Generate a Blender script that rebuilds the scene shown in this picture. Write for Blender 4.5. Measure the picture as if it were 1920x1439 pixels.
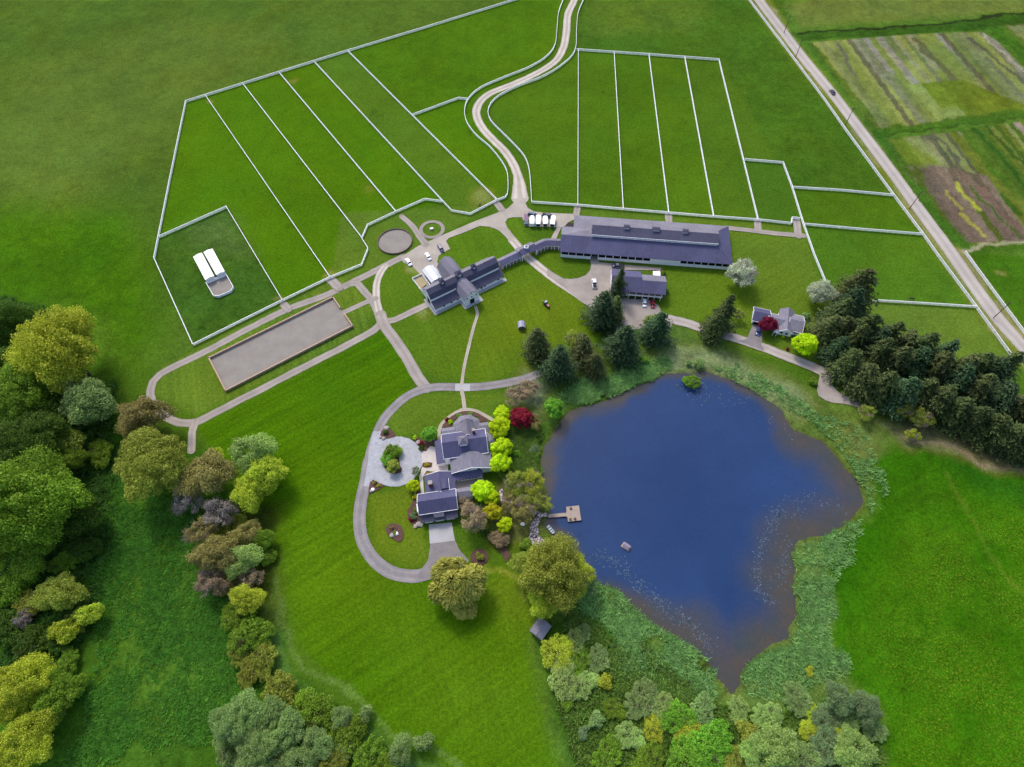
import bpy, bmesh, math, random
import numpy as np
from mathutils import Vector, Matrix
from mathutils.geometry import tessellate_polygon

for o in list(bpy.data.objects): bpy.data.objects.remove(o)
SC = bpy.context.scene
COL = SC.collection
R = math.radians

# ------------------------------------------------------------ camera
FPX, PITCH, ROLL, HGT = 1120.0, R(58.5), R(-1.0), 200.0
FWD = np.array([0, math.cos(PITCH), -math.sin(PITCH)])
UP0 = np.array([0, math.sin(PITCH), math.cos(PITCH)])
RT0 = np.array([1.0, 0, 0])
CX_, CY_ = 960.0, 719.5
RT = math.cos(ROLL) * RT0 + math.sin(ROLL) * UP0
UP = -math.sin(ROLL) * RT0 + math.cos(ROLL) * UP0
cam = bpy.data.cameras.new('camera')
cam.sensor_width = 36.0
cam.lens = 36.0 * FPX / 1920.0
cam.clip_start = 1.0
cam.clip_end = 20000.0
camo = bpy.data.objects.new('camera', cam)
COL.objects.link(camo)
M = Matrix(((RT[0], UP[0], -FWD[0], 0), (RT[1], UP[1], -FWD[1], 0), (RT[2], UP[2], -FWD[2], HGT), (0, 0, 0, 1)))
camo.matrix_world = M
SC.camera = camo

def P(px, py, z=0.0):
    """ground-plan point (x, y) of a spot surveyed on the photograph at height z"""
    x = (px - CX_) / FPX; y = -(py - CY_) / FPX
    d = FWD + x * RT + y * UP
    t = -(HGT - z) / d[2]
    return (d[0] * t, d[1] * t)
def PP(pts, z=0.0): return [P(a, b, z) for a, b in pts]
def Z(ox, oy, s, pts): return [(ox + a / s, oy + b / s) for a, b in pts]
def depth(x, y, z=0.0): return float(np.dot(np.array([x, y, z - HGT]), FWD))

# ------------------------------------------------------------ world, sun, exposure
SUN_EL, SHD = R(50), (0.42, -0.91)          # shadows run towards SHD on the ground
world = bpy.data.worlds.new("World"); SC.world = world; world.use_nodes = True
nt = world.node_tree; nt.nodes.clear()
wo = nt.nodes.new('ShaderNodeOutputWorld'); bg = nt.nodes.new('ShaderNodeBackground')
sky = nt.nodes.new('ShaderNodeTexSky'); sky.sky_type = 'NISHITA'; sky.sun_disc = False
sky.sun_elevation = SUN_EL
sd = Vector((-SHD[0], -SHD[1])).normalized()
sky.sun_rotation = math.atan2(sd.x, sd.y)
sky.air_density = 1.0; sky.dust_density = 3.0; sky.ozone_density = 1.0
bg.inputs['Strength'].default_value = 0.15
nt.links.new(sky.outputs[0], bg.inputs[0]); nt.links.new(bg.outputs[0], wo.inputs[0])
sl = bpy.data.lights.new('sun', 'SUN'); sl.energy = 1.3; sl.angle = R(12); sl.color = (1.0, 0.95, 0.87)
so = bpy.data.objects.new('sun', sl); COL.objects.link(so)
dirv = Vector((SHD[0], SHD[1], 0)).normalized() * math.cos(SUN_EL) + Vector((0, 0, -math.sin(SUN_EL)))
so.rotation_euler = dirv.to_track_quat('-Z', 'Y').to_euler()
so.location = (0, 0, 400)
vs = SC.view_settings
SC.display_settings.display_device = 'sRGB'
vs.view_transform = 'Standard'; vs.look = 'None'; vs.gamma = 1.0; vs.exposure = 0.64
try: vs.use_curve_mapping = False
except Exception: pass
SC.render.engine = 'CYCLES'
SC.render.resolution_x, SC.render.resolution_y = 1024, 767

# ------------------------------------------------------------ helpers
def lin(c):
    return tuple(((v / 255.0) / 12.92 if v / 255.0 <= 0.04045 else (((v / 255.0) + 0.055) / 1.055) ** 2.4) for v in c)
def tag(o, label=None, cat=None, group=None, kind=None):
    if label: o['label'] = label
    if cat: o['category'] = cat
    if group: o['group'] = group
    if kind: o['kind'] = kind
    return o
def empty(name, loc, rz=0.0, label=None, cat=None, group=None):
    o = bpy.data.objects.new(name, None); o.empty_display_size = 0.5
    o.location = (loc[0], loc[1], loc[2] if len(loc) > 2 else 0.0); o.rotation_euler = (0, 0, rz)
    COL.objects.link(o)
    return tag(o, label, cat, group)
def link(name, me, mat=None, parent=None):
    o = bpy.data.objects.new(name, me)
    if mat is not None:
        if not me.materials: me.materials.append(mat)
        if me.materials[0] is not mat:
            o.material_slots[0].link = 'OBJECT'; o.material_slots[0].material = mat
    COL.objects.link(o)
    if parent is not None: o.parent = parent
    return o
def np_mesh(name, V, F, smooth=False):
    """V (n,3); F (m,k) uniform faces"""
    me = bpy.data.meshes.new(name)
    V = np.asarray(V, dtype=np.float32); F = np.asarray(F, dtype=np.int32)
    me.vertices.add(len(V)); me.vertices.foreach_set('co', V.ravel())
    k = F.shape[1]; m = len(F)
    me.loops.add(m * k); me.loops.foreach_set('vertex_index', F.ravel())
    me.polygons.add(m)
    me.polygons.foreach_set('loop_start', np.arange(0, m * k, k, dtype=np.int32))
    me.polygons.foreach_set('loop_total', np.full(m, k, dtype=np.int32))
    if smooth: me.polygons.foreach_set('use_smooth', np.ones(m, dtype=bool))
    me.update(calc_edges=True)
    return me
class MB:
    def __init__(s): s.v = []; s.f = []
    def quad(s, a, b, c, d):
        n = len(s.v); s.v += [a, b, c, d]; s.f.append((n, n + 1, n + 2, n + 3))
    def poly(s, pts):
        n = len(s.v); s.v += list(pts); s.f.append(tuple(range(n, n + len(pts))))
    def box(s, x0, x1, y0, y1, z0, z1):
        n = len(s.v)
        s.v += [(x0, y0, z0), (x1, y0, z0), (x1, y1, z0), (x0, y1, z0), (x0, y0, z1), (x1, y0, z1), (x1, y1, z1), (x0, y1, z1)]
        s.f += [tuple(n + i for i in q) for q in ((0, 3, 2, 1), (4, 5, 6, 7), (0, 1, 5, 4), (1, 2, 6, 5), (2, 3, 7, 6), (3, 0, 4, 7))]
    def hull(s, lo, hi):
        """prism between two equally long rings"""
        n = len(s.v); k = len(lo); s.v += list(lo) + list(hi)
        s.f.append(tuple(n + i for i in reversed(range(k)))); s.f.append(tuple(n + k + i for i in range(k)))
        for i in range(k):
            j = (i + 1) % k; s.f.append((n + i, n + j, n + k + j, n + k + i))
    def prism(s, pts, z0, z1): s.hull([(x, y, z0) for x, y in pts], [(x, y, z1) for x, y in pts])
    def extr(s, prof, u0, u1, axis='u'):
        """closed profile [(v,z)] extruded along u (or along v when axis='v', profile = (u,z))"""
        if axis == 'u': lo = [(u0, a, z) for a, z in prof]; hi = [(u1, a, z) for a, z in prof]
        else: lo = [(a, u0, z) for a, z in prof]; hi = [(a, u1, z) for a, z in prof]
        s.hull(lo, hi)
    def shell(s, prof, u0, u1, t=0.22, axis='u'):
        """roof skin following an open profile, extruded"""
        top = list(prof)
        for (a, b) in zip(top, top[1:]):
            lo = [(a[0], a[1] - t), (b[0], b[1] - t), b, a]
            s.extr(lo, u0, u1, axis)
    def tube(s, p0, p1, r0, r1, n=6):
        p0 = Vector(p0); p1 = Vector(p1); d = (p1 - p0)
        if d.length < 1e-6: return
        d.normalize(); a = d.orthogonal().normalized(); b = d.cross(a)
        lo = [tuple(p0 + (a * math.cos(t) + b * math.sin(t)) * r0) for t in [2 * math.pi * i / n for i in range(n)]]
        hi = [tuple(p1 + (a * math.cos(t) + b * math.sin(t)) * r1) for t in [2 * math.pi * i / n for i in range(n)]]
        s.hull(lo, hi)
    def build(s, name, mat, parent=None, bevel=0.0, smooth=False):
        me = bpy.data.meshes.new(name); me.from_pydata(s.v, [], s.f); me.update()
        bm = bmesh.new(); bm.from_mesh(me); bmesh.ops.recalc_face_normals(bm, faces=bm.faces)
        if bevel > 0: bmesh.ops.bevel(bm, geom=list(bm.edges), offset=bevel, segments=2, affect='EDGES', clamp_overlap=True)
        bm.to_mesh(me); bm.free()
        if smooth: me.polygons.foreach_set('use_smooth', [True] * len(me.polygons))
        me.materials.append(mat)
        return link(name, me, None, parent)
def catmull(pts, step=2.0, closed=False):
    pts = [np.array(p, dtype=float) for p in pts]; out = []
    n = len(pts); rng = range(n) if closed else range(n - 1)
    for i in rng:
        p1 = pts[i]; p2 = pts[(i + 1) % n]
        p0 = pts[(i - 1) % n] if (closed or i > 0) else p1 * 2 - p2
        p3 = pts[(i + 2) % n] if (closed or i + 2 < n) else p2 * 2 - p1
        k = max(1, int(np.linalg.norm(p2 - p1) / step))
        for j in range(k):
            t = j / k
            out.append(0.5 * ((2 * p1) + (-p0 + p2) * t + (2 * p0 - 5 * p1 + 4 * p2 - p3) * t * t + (-p0 + 3 * p1 - 3 * p2 + p3) * t ** 3))
    if not closed: out.append(pts[-1])
    return out

# ------------------------------------------------------------ value noise on numpy
def vnoise(X, Y, scale, seed):
    rs = np.random.RandomState(seed); T = rs.rand(256, 256)
    x = X / scale + 1000.0; y = Y / scale + 1000.0
    xi = np.floor(x).astype(int); yi = np.floor(y).astype(int); fx = x - xi; fy = y - yi
    fx = fx * fx * (3 - 2 * fx); fy = fy * fy * (3 - 2 * fy)
    g = lambda i, j: T[i % 256, j % 256]
    return (g(xi, yi) * (1 - fx) * (1 - fy) + g(xi + 1, yi) * fx * (1 - fy) + g(xi, yi + 1) * (1 - fx) * fy + g(xi + 1, yi + 1) * fx * fy)
def fbm(X, Y, scale, seed, oc=4):
    a = 0; w = 0.5; tot = 0
    for o in range(oc):
        a = a + w * vnoise(X, Y, scale / 2 ** o, seed + o * 7); tot += w; w *= 0.55
    return a / tot
def sdf(X, Y, poly):
    """signed distance, negative inside"""
    d = np.full(X.shape, 1e9); inside = np.zeros(X.shape, bool); n = len(poly)
    for i in range(n):
        x0, y0 = poly[i]; x1, y1 = poly[(i + 1) % n]
        ex, ey = x1 - x0, y1 - y0; L = ex * ex + ey * ey + 1e-9
        t = np.clip(((X - x0) * ex + (Y - y0) * ey) / L, 0, 1)
        d = np.minimum(d, np.hypot(X - x0 - t * ex, Y - y0 - t * ey))
        c = ((y0 > Y) != (y1 > Y)) & (X < (x1 - x0) * (Y - y0) / (y1 - y0 + 1e-12) + x0)
        inside ^= c
    return np.where(inside, -d, d)
def ldist(X, Y, pts):
    d = np.full(X.shape, 1e9)
    for (x0, y0), (x1, y1) in zip(pts, pts[1:]):
        ex, ey = x1 - x0, y1 - y0; L = ex * ex + ey * ey + 1e-9
        t = np.clip(((X - x0) * ex + (Y - y0) * ey) / L, 0, 1)
        d = np.minimum(d, np.hypot(X - x0 - t * ex, Y - y0 - t * ey))
    return d
def sstep(a, b, x):
    t = np.clip((x - a) / (b - a), 0, 1); return t * t * (3 - 2 * t)

# ------------------------------------------------------------ materials
def newmat(name):
    m = bpy.data.materials.new(name); m.use_nodes = True
    n = m.node_tree.nodes; b = n['Principled BSDF']
    return m, m.node_tree, b
def N(nt, typ, **kw):
    n = nt.nodes.new(typ)
    for k, v in kw.items(): setattr(n, k, v)
    return n
def mixc(nt, a, b, fac, mode='MIX'):
    n = nt.nodes.new('ShaderNodeMix'); n.data_type = 'RGBA'; n.blend_type = mode
    for sock, val in ((n.inputs[0], fac), (n.inputs[6], a), (n.inputs[7], b)):
        if hasattr(val, 'type') and hasattr(val, 'links'): nt.links.new(val, sock)
        elif isinstance(val, tuple): sock.default_value = (*val[:3], 1)
        else: sock.default_value = val
    return n.outputs[2]
def noise(nt, scale, detail=4, rough=0.55, coord=None, dist=0.0):
    n = nt.nodes.new('ShaderNodeTexNoise'); n.inputs['Scale'].default_value = scale
    n.inputs['Detail'].default_value = detail; n.inputs['Roughness'].default_value = rough; n.inputs['Distortion'].default_value = dist
    if coord is not None: nt.links.new(coord, n.inputs['Vector'])
    return n.outputs['Fac']
def ramp(nt, fac, stops):
    n = nt.nodes.new('ShaderNodeValToRGB'); e = n.color_ramp.elements
    while len(e) > 1: e.remove(e[-1])
    e[0].position = stops[0][0]; c = stops[0][1]; e[0].color = (*c, 1) if isinstance(c, tuple) else (c, c, c, 1)
    for p, c in stops[1:]:
        x = e.new(p); x.color = (*c, 1) if isinstance(c, tuple) else (c, c, c, 1)
    nt.links.new(fac, n.inputs[0]); return n.outputs[0]
def geo_pos(nt): return nt.nodes.new('ShaderNodeNewGeometry').outputs['Position']
def objco(nt): return nt.nodes.new('ShaderNodeTexCoord').outputs['Object']
def bump(nt, bsdf, h, strength=0.4, dist=0.1):
    b = nt.nodes.new('ShaderNodeBump'); b.inputs['Strength'].default_value = strength; b.inputs['Distance'].default_value = dist
    nt.links.new(h, b.inputs['Height']); nt.links.new(b.outputs[0], bsdf.inputs['Normal'])
def surf(name, c, var=0.25, scale=0.5, rough=0.85, c2=None, fine=6.0, bstr=0.0, spec=0.3, world=False):
    """weathered surface: srgb colour with two scales of mottling"""
    m, t, b = newmat(name); co = geo_pos(t) if world else objco(t)
    base = lin(c); alt = lin(c2) if c2 else tuple(v * (1 - var) for v in base)
    f1 = ramp(t, noise(t, scale, 5, 0.6, co), [(0.35, 0.0), (0.68, 1.0)])
    col = mixc(t, base, alt, f1)
    f2 = ramp(t, noise(t, fine, 3, 0.6, co), [(0.3, 0.0), (0.75, 1.0)])
    col = mixc(t, col, tuple(v * (1 - var * 0.8) for v in base), mixc(t, (0, 0, 0), (0.6, 0.6, 0.6), f2))
    t.links.new(col, b.inputs['Base Color']); b.inputs['Roughness'].default_value = rough
    b.inputs['Specular IOR Level'].default_value = spec
    if bstr: bump(t, b, noise(t, fine, 3, 0.6, co), bstr, 0.1)
    return m
def shingles(name, c, c2):
    m, t, b = newmat(name); co = objco(t)
    mp = N(t, 'ShaderNodeMapping'); mp.inputs['Scale'].default_value = (2.2, 0.45, 0.45); t.links.new(co, mp.inputs[0])
    streak = ramp(t, noise(t, 1.0, 5, 0.65, mp.outputs[0]), [(0.3, 0.0), (0.72, 1.0)])
    col = mixc(t, lin(c), lin(c2), streak)
    fine = ramp(t, noise(t, 5.0, 2, 0.7, co), [(0.25, 0.72), (0.75, 1.18)])
    col = mixc(t, col, fine, 1.0, 'MULTIPLY')
    big = ramp(t, noise(t, 0.14, 3, 0.5, co), [(0.35, 0.88), (0.7, 1.12)])
    col = mixc(t, col, big, 1.0, 'MULTIPLY')
    t.links.new(col, b.inputs['Base Color']); b.inputs['Roughness'].default_value = 0.8; b.inputs['Specular IOR Level'].default_value = 0.35
    bump(t, b, noise(t, 6.0, 2, 0.6, co), 0.35, 0.08)
    return m
def leafmat(name, cols, tint=0.0, rough=0.7, transl=0.42):
    """cols: dark, mid, light srgb"""
    m, t, b = newmat(name); co = objco(t); nodes = t.nodes
    g = nodes.new('ShaderNodeNewGeometry'); oi = nodes.new('ShaderNodeObjectInfo')
    r = ramp(t, g.outputs['Random Per Island'], [(0.0, lin(cols[0])), (0.45, lin(cols[1])), (1.0, lin(cols[2]))])
    big = ramp(t, noise(t, 0.33, 3, 0.6, co), [(0.3, 0.72), (0.7, 1.25)])
    c = mixc(t, r, big, 1.0, 'MULTIPLY')
    hs = nodes.new('ShaderNodeHueSaturation'); t.links.new(c, hs.inputs['Color'])
    mr = nodes.new('ShaderNodeMapRange'); mr.inputs[3].default_value = 1.12; mr.inputs[4].default_value = 1.45
    t.links.new(oi.outputs['Random'], mr.inputs[0]); t.links.new(mr.outputs[0], hs.inputs['Value'])
    mr2 = nodes.new('ShaderNodeMapRange'); mr2.inputs[3].default_value = 0.49; mr2.inputs[4].default_value = 0.51
    t.links.new(oi.outputs['Random'], mr2.inputs[0]); t.links.new(mr2.outputs[0], hs.inputs['Hue'])
    t.links.new(hs.outputs[0], b.inputs['Base Color']); b.inputs['Roughness'].default_value = rough
    b.inputs['Specular IOR Level'].default_value = 0.25
    tr = nodes.new('ShaderNodeBsdfTranslucent'); t.links.new(hs.outputs[0], tr.inputs[0])
    mx = nodes.new('ShaderNodeMixShader'); mx.inputs[0].default_value = transl
    t.links.new(b.outputs[0], mx.inputs[1]); t.links.new(tr.outputs[0], mx.inputs[2])
    t.links.new(mx.outputs[0], nodes['Material Output'].inputs[0])
    return m
def plain(name, c, rough=0.5, metal=0.0, spec=0.5, coat=0.0):
    m, t, b = newmat(name); co = objco(t)
    f = ramp(t, noise(t, 3.0, 3, 0.6, co), [(0.3, 0.9), (0.7, 1.06)])
    t.links.new(mixc(t, lin(c), f, 1.0, 'MULTIPLY'), b.inputs['Base Color'])
    b.inputs['Roughness'].default_value = rough; b.inputs['Metallic'].default_value = metal; b.inputs['Specular IOR Level'].default_value = spec
    b.inputs['Coat Weight'].default_value = coat
    return m
MW = surf('white_paint', (242, 241, 244), 0.08, 0.8, 0.6)
MFENCE = surf('fence_white', (246, 246, 248), 0.08, 0.5, 0.6)
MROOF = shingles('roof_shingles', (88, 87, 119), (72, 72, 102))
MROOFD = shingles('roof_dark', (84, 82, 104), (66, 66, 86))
MROOFM = shingles('roof_pale_sunlit', (130, 127, 140), (110, 107, 120))  # paler shingles; on rear slopes this paints sunlight into the roof colour
MGLASS = plain('window_glass', (22, 26, 44), 0.12, 0, 0.6)
MDARK = plain('dark_opening', (16, 15, 24), 0.8)
MWHITEROOF = plain('white_membrane', (250, 250, 248), 0.5)
MMETALROOF = plain('pale_metal_roof', (196, 200, 208), 0.4, 0.1)
MCONC = surf('concrete', (176, 174, 176), 0.18, 0.25, 0.9, fine=2.5)
MPAVER = None
MBRICK = surf('brick_red', (140, 66, 56), 0.3, 2.0)
MWOOD = surf('weathered_wood', (168, 152, 140), 0.25, 1.2, 0.85, fine=9)
MWOODT = surf('tan_timber', (186, 158, 136), 0.2, 1.0)
MSAND = surf('arena_sand', (144, 138, 130), 0.22, 0.22, 0.95, c2=(130, 123, 117), fine=1.3, world=True)
MTYRE = plain('tyre_rubber', (26, 26, 28), 0.9)
MPOLE = plain('pole_timber', (84, 68, 58), 0.9)
MMULCH = surf('mulch', (98, 72, 64), 0.35, 0.9, 0.95, fine=5, world=True)
MROCK = surf('rock_grey', (170, 162, 156), 0.3, 1.5, 0.9, fine=6, bstr=0.4)
MBARK = surf('bark', (92, 78, 66), 0.35, 2.0, 0.95)
MTWIG = surf('twig', (150, 132, 124), 0.3, 2.0, 0.95)
# ============================================================ SETTING: ground
def axis(lo, hi, step, far_lo, far_hi):
    a = np.arange(lo, hi + step * 0.5, step)
    left = lo - np.array([6000, 3200, 1600, 800, 400, 180, 70, 25], float) * far_lo
    right = hi + np.array([25, 70, 180, 400, 800, 1600, 3200, 6000], float) * far_hi
    return np.concatenate([left, a, right])
gx = axis(-345, 345, 1.0, 1, 1); gy = axis(-12, 432, 1.0, 1, 1)
GX, GY = np.meshgrid(gx, gy)
WX = GX + (fbm(GX, GY, 9, 3, 3) - .5) * 7; WY = GY + (fbm(GX, GY, 9, 77, 3) - .5) * 7
cold = np.zeros(GX.shape + (3,)); cold[:] = lin((72, 114, 36))
MK = np.zeros(GX.shape + (4,))     # mowing lines A, rough growth, yellow flowers, mowing lines B
def paint(pts, c, feather=1.0, strength=1.0, warp=True, world=False, mow=None, rough=None, flow=None, mow2=None, xf=None):
    poly = pts if world else PP(pts)
    d = sdf(WX if warp else GX, WY if warp else GY, poly)
    w = (1 - sstep(-feather, feather, d)) * strength
    if c is not None:
        cc = np.array(lin(c)); cold[:] = cold * (1 - w[..., None]) + cc * w[..., None]
    for k, v in ((0, mow), (1, rough), (2, flow), (3, mow2)):
        if v is not None: MK[..., k] = MK[..., k] * (1 - w) + v * w
    return w
def pline(pts, width, c, feather=0.8, strength=1.0, warp=False, rough=None):
    d = ldist(WX if warp else GX, WY if warp else GY, PP(pts)) - width
    w = (1 - sstep(-feather, feather, d)) * strength
    cold[:] = cold * (1 - w[..., None]) + np.array(lin(c)) * w[..., None]
    for k in (0, 3): MK[..., k] *= (1 - w)
    if rough is not None: MK[..., 1] = MK[..., 1] * (1 - w) + rough * w
# --- broad grassland
paint([(-800, -200), (1075, -200), (973, 0), (640, 102), (350, 192), (291, 487), (364, 650), (300, 700), (200, 640), (0, 560), (-800, 500)], (74, 112, 44), 1, 1, False, rough=0.5)
paint([(60, 120), (330, 40), (520, 60), (420, 160), (200, 330), (60, 420), (-50, 300)], (88, 122, 56), 22, .8, rough=0.4)
paint([(-100, 380), (240, 400), (300, 500), (300, 640), (200, 720), (60, 600), (-100, 560)], (62, 116, 12), 16, .9, rough=0.6)
paint([(1090, -200), (1400, -200), (1660, 360), (1480, 350), (1350, 110), (1084, 94)], (64, 108, 34), 2, 1, False, rough=0.6)
paint([(1100, 0), (1330, 0), (1300, 60), (1100, 70)], (78, 116, 46), 8, .8)
# --- paddocks left, each its own green
LP = [(387, 183), (457, 161), (525, 140), (591, 120), (653, 99), (973, 0)]
paint([(350, 193), (973, 0), (1060, 0), (1030, 110), (880, 190), (932, 250), (950, 330), (932, 378), (831, 381), (743, 400), (691, 469), (620, 522), (531, 565), (426, 391), (300, 447)], (72, 122, 17), 1, 1, False, rough=0.15, mow=0.15)
paint([(591, 120), (653, 99), (932, 378), (870, 400), (831, 381)], (76, 120, 38), 1.5, 1, False, rough=0.2)
paint([(653, 99), (973, 0), (1060, 0), (1030, 110), (880, 190), (773, 219)], (70, 118, 20), 1.5, 1, False, rough=0.35)
paint([(300, 447), (426, 391), (531, 565), (364, 649), (291, 487)], (62, 106, 40), 1, 1, False, rough=0.75)
paint([(340, 430), (425, 400), (470, 480), (380, 470)], (92, 128, 84), 9, .5, rough=.8)
# --- paddocks right
paint([(940, 180), (1080, 97), (1347, 115), (1420, 414), (1000, 384), (985, 290), (918, 205)], (73, 118, 28), 1, 1, False, rough=0.2)
paint([(1150, 100), (1216, 105), (1253, 402), (1168, 395)], (68, 114, 26), 1, .8, False)
paint([(1282, 110), (1347, 115), (1420, 414), (1337, 409)], (70, 112, 34), 1, .8, False)
paint([(1395, 302), (1467, 307), (1502, 422), (1420, 414)], (66, 112, 36), 1, .9, False)
paint([(1483, 353), (1673, 368), (1728, 442), (1505, 423)], (70, 116, 28), 1, .9, False, rough=.3)
paint([(1505, 423), (1728, 442), (1827, 578), (1547, 560)], (72, 120, 36), 1, .9, False, rough=.3)
paint([(1600, 560), (1827, 578), (1893, 668), (1880, 700), (1700, 700)], (96, 134, 58), 2, .9, False, rough=.3)
paint([(1810, 470), (2200, 470), (2200, 900), (1920, 640)], (62, 116, 28), 1, .9, False, rough=.5)
# --- lawns of the estate
paint([(1085, 392), (1503, 425), (1540, 530), (1600, 700), (1300, 640), (1250, 600), (1240, 520), (1120, 490)], (88, 126, 46), 1.5, 1, False, mow=.5)
paint([(1240, 480), (1360, 500), (1420, 560), (1340, 620), (1250, 590)], (92, 132, 38), 6, .8, mow=.5)
paint([(700, 480), (960, 400), (1100, 560), (1110, 640), (1010, 700), (870, 720), (790, 700), (720, 600)], (82, 124, 36), 2, 1, mow2=.4)
paint([(905, 545), (1090, 545), (1095, 640), (1000, 650), (880, 712)], (98, 134, 38), 12, .7)
paint([(880, 430), (950, 430), (975, 470), (850, 500), (840, 460)], (78, 122, 34), 2, 1)
paint([(640, 400), (930, 385), (800, 455), (620, 540), (380, 665), (364, 650), (620, 525)], (84, 124, 48), 1.5, 1, False)
paint([(300, 690), (640, 520), (700, 570), (690, 620), (370, 780), (290, 740)], (88, 128, 50), 1.5, 1, False, mow2=.8)
paint([(725, 770), (780, 735), (960, 735), (1000, 720), (960, 790), (820, 820), (730, 815)], (90, 128, 44), 2, 1, mow=.3)
paint([(690, 930), (790, 910), (806, 1050), (760, 1070), (700, 1040)], (94, 130, 42), 2, 1, mow=.3)
# --- the great mown lawn
paint([(372, 800), (720, 620), (775, 660), (772, 730), (700, 800), (690, 880), (670, 980), (720, 1085), (860, 1070), (950, 1060), (1010, 1180), (1030, 1290), (1090, 1500), (880, 1500), (740, 1390), (560, 1210), (520, 1080), (500, 960), (400, 860)],
      (68, 118, 12), 1.2, 1, False, mow=.8, rough=0)
paint([(500, 1000), (640, 900), (700, 1080), (560, 1180)], (92, 136, 24), 22, .6)
paint([(700, 1100), (900, 1190), (1010, 1200), (1060, 1439), (800, 1400)], (86, 130, 30), 26, .6, mow=.3, mow2=.9)
paint([(860, 1060), (990, 1080), (1010, 1170), (960, 1180)], (104, 138, 44), 7, .6)
pline([(915, 1057), (940, 1066), (962, 1092), (985, 1128)], 0.6, (136, 140, 62), .8, .7, True)
# --- wild meadow lower left and dark wood floor
paint([(200, 740), (360, 840), (520, 980), (515, 1110), (545, 1250), (620, 1330), (900, 1500), (-400, 1500), (-400, 560), (60, 590), (170, 640)], (56, 106, 30), 3, 1, True, mow=0, rough=.9, mow2=0)
paint([(200, 900), (340, 960), (450, 1080), (480, 1260), (300, 1439), (140, 1439), (200, 1100)], (76, 122, 50), 26, .7)
paint([(-400, 560), (60, 570), (190, 700), (230, 780), (210, 860), (170, 1000), (180, 1100), (60, 1230), (-400, 1300)], (46, 84, 26), 6, .9, rough=1)
paint([(60, 660), (125, 690), (150, 770), (95, 780)], (88, 72, 66), 3, .7)
paint([(200, 720), (230, 800), (320, 850), (370, 850), (330, 790), (290, 750)], (62, 96, 34), 3, .8, rough=.8)
paint([(100, 560), (210, 600), (240, 700), (200, 700), (120, 640)], (72, 118, 40), 8, .8, rough=1)
paint([(345, 960), (520, 950), (520, 1120), (500, 1250), (420, 1180), (370, 1080)], (66, 76, 34), 6, .8, rough=1)
# --- pale strip between lawn and brambles
paint([(505, 1090), (530, 1130), (515, 1190), (560, 1290), (700, 1380), (830, 1439), (860, 1500), (760, 1500), (600, 1380), (520, 1290), (490, 1190)], (82, 130, 74), 2, .9, rough=.5, mow=0)
pline([(507, 1085), (524, 1130), (520, 1165), (545, 1215), (580, 1258), (640, 1292), (690, 1340), (720, 1370), (770, 1385), (830, 1415), (870, 1450)], .8, (112, 150, 96), .45, .45, True)
paint([(500, 1080), (528, 1110), (522, 1180), (495, 1180)], (84, 112, 40), 3, .8)
# --- marsh round the pond
paint([(980, 745), (1060, 660), (1200, 640), (1280, 610), (1420, 690), (1540, 745), (1650, 780), (1700, 800), (1640, 860), (1655, 930), (1600, 970), (1565, 1030), (1560, 1180), (1600, 1300), (1650, 1350), (1670, 1500), (1085, 1500), (1050, 1400), (1005, 1190), (1060, 1130), (1100, 1050), (1010, 990), (940, 900), (950, 800)],
      (86, 124, 66), 5, 1, True, rough=1.0, mow=0, mow2=0)
paint([(1240, 645), (1330, 650), (1450, 705), (1530, 750), (1500, 790), (1420, 740), (1330, 700), (1230, 690)], (124, 134, 92), 5, .8)
paint([(1050, 700), (1200, 690), (1200, 740), (1080, 780)], (58, 112, 48), 8, .8)
paint([(1110, 1070), (1200, 1160), (1330, 1240), (1300, 1260), (1180, 1200), (1090, 1160), (1080, 1090)], (98, 142, 78), 7, .8)
paint([(1480, 1010), (1560, 1000), (1555, 1180), (1590, 1290), (1480, 1300), (1370, 1310), (1400, 1250), (1490, 1190)], (102, 142, 84), 7, .8)
paint([(1085, 1110), (1180, 1200), (1160, 1260), (1080, 1200)], (52, 108, 48), 7, .8)
paint([(1150, 1200), (1290, 1260), (1250, 1340), (1150, 1330)], (56, 118, 46), 9, .7)
paint([(1560, 790), (1640, 800), (1650, 920), (1620, 900)], (112, 132, 84), 6, .7)
paint([(1540, 740), (1640, 760), (1660, 800), (1600, 800)], (92, 128, 60), 6, .7)
paint([(1060, 1439), (1640, 1439), (1640, 1500), (1060, 1500)], (70, 112, 44), 8, .6)
paint([(925, 760), (1000, 735), (1040, 800), (1020, 850), (1030, 910), (960, 920), (940, 850)], (70, 116, 46), 4, .9, rough=.8)
paint([(985, 690), (1030, 720), (1010, 780), (960, 745)], (120, 108, 92), 5, .7)
paint([(930, 900), (1020, 910), (1030, 980), (990, 1010), (930, 1020), (900, 980)], (96, 94, 52), 4, .85, rough=.6)
paint([(1015, 1185), (1075, 1150), (1120, 1215), (1230, 1280), (1370, 1330), (1500, 1345), (1590, 1310), (1665, 1400), (1665, 1500), (1090, 1500), (1060, 1400), (1030, 1290)], (56, 104, 34), 2, .85, True)
paint([(1060, 1040), (1110, 1060), (1120, 1120), (1060, 1130)], (70, 116, 52), 4, .9)
pline([(1330, 1240), (1290, 1250), (1275, 1280), (1262, 1320), (1255, 1340)], 0.7, (30, 38, 26), .6, .95, True)
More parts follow.
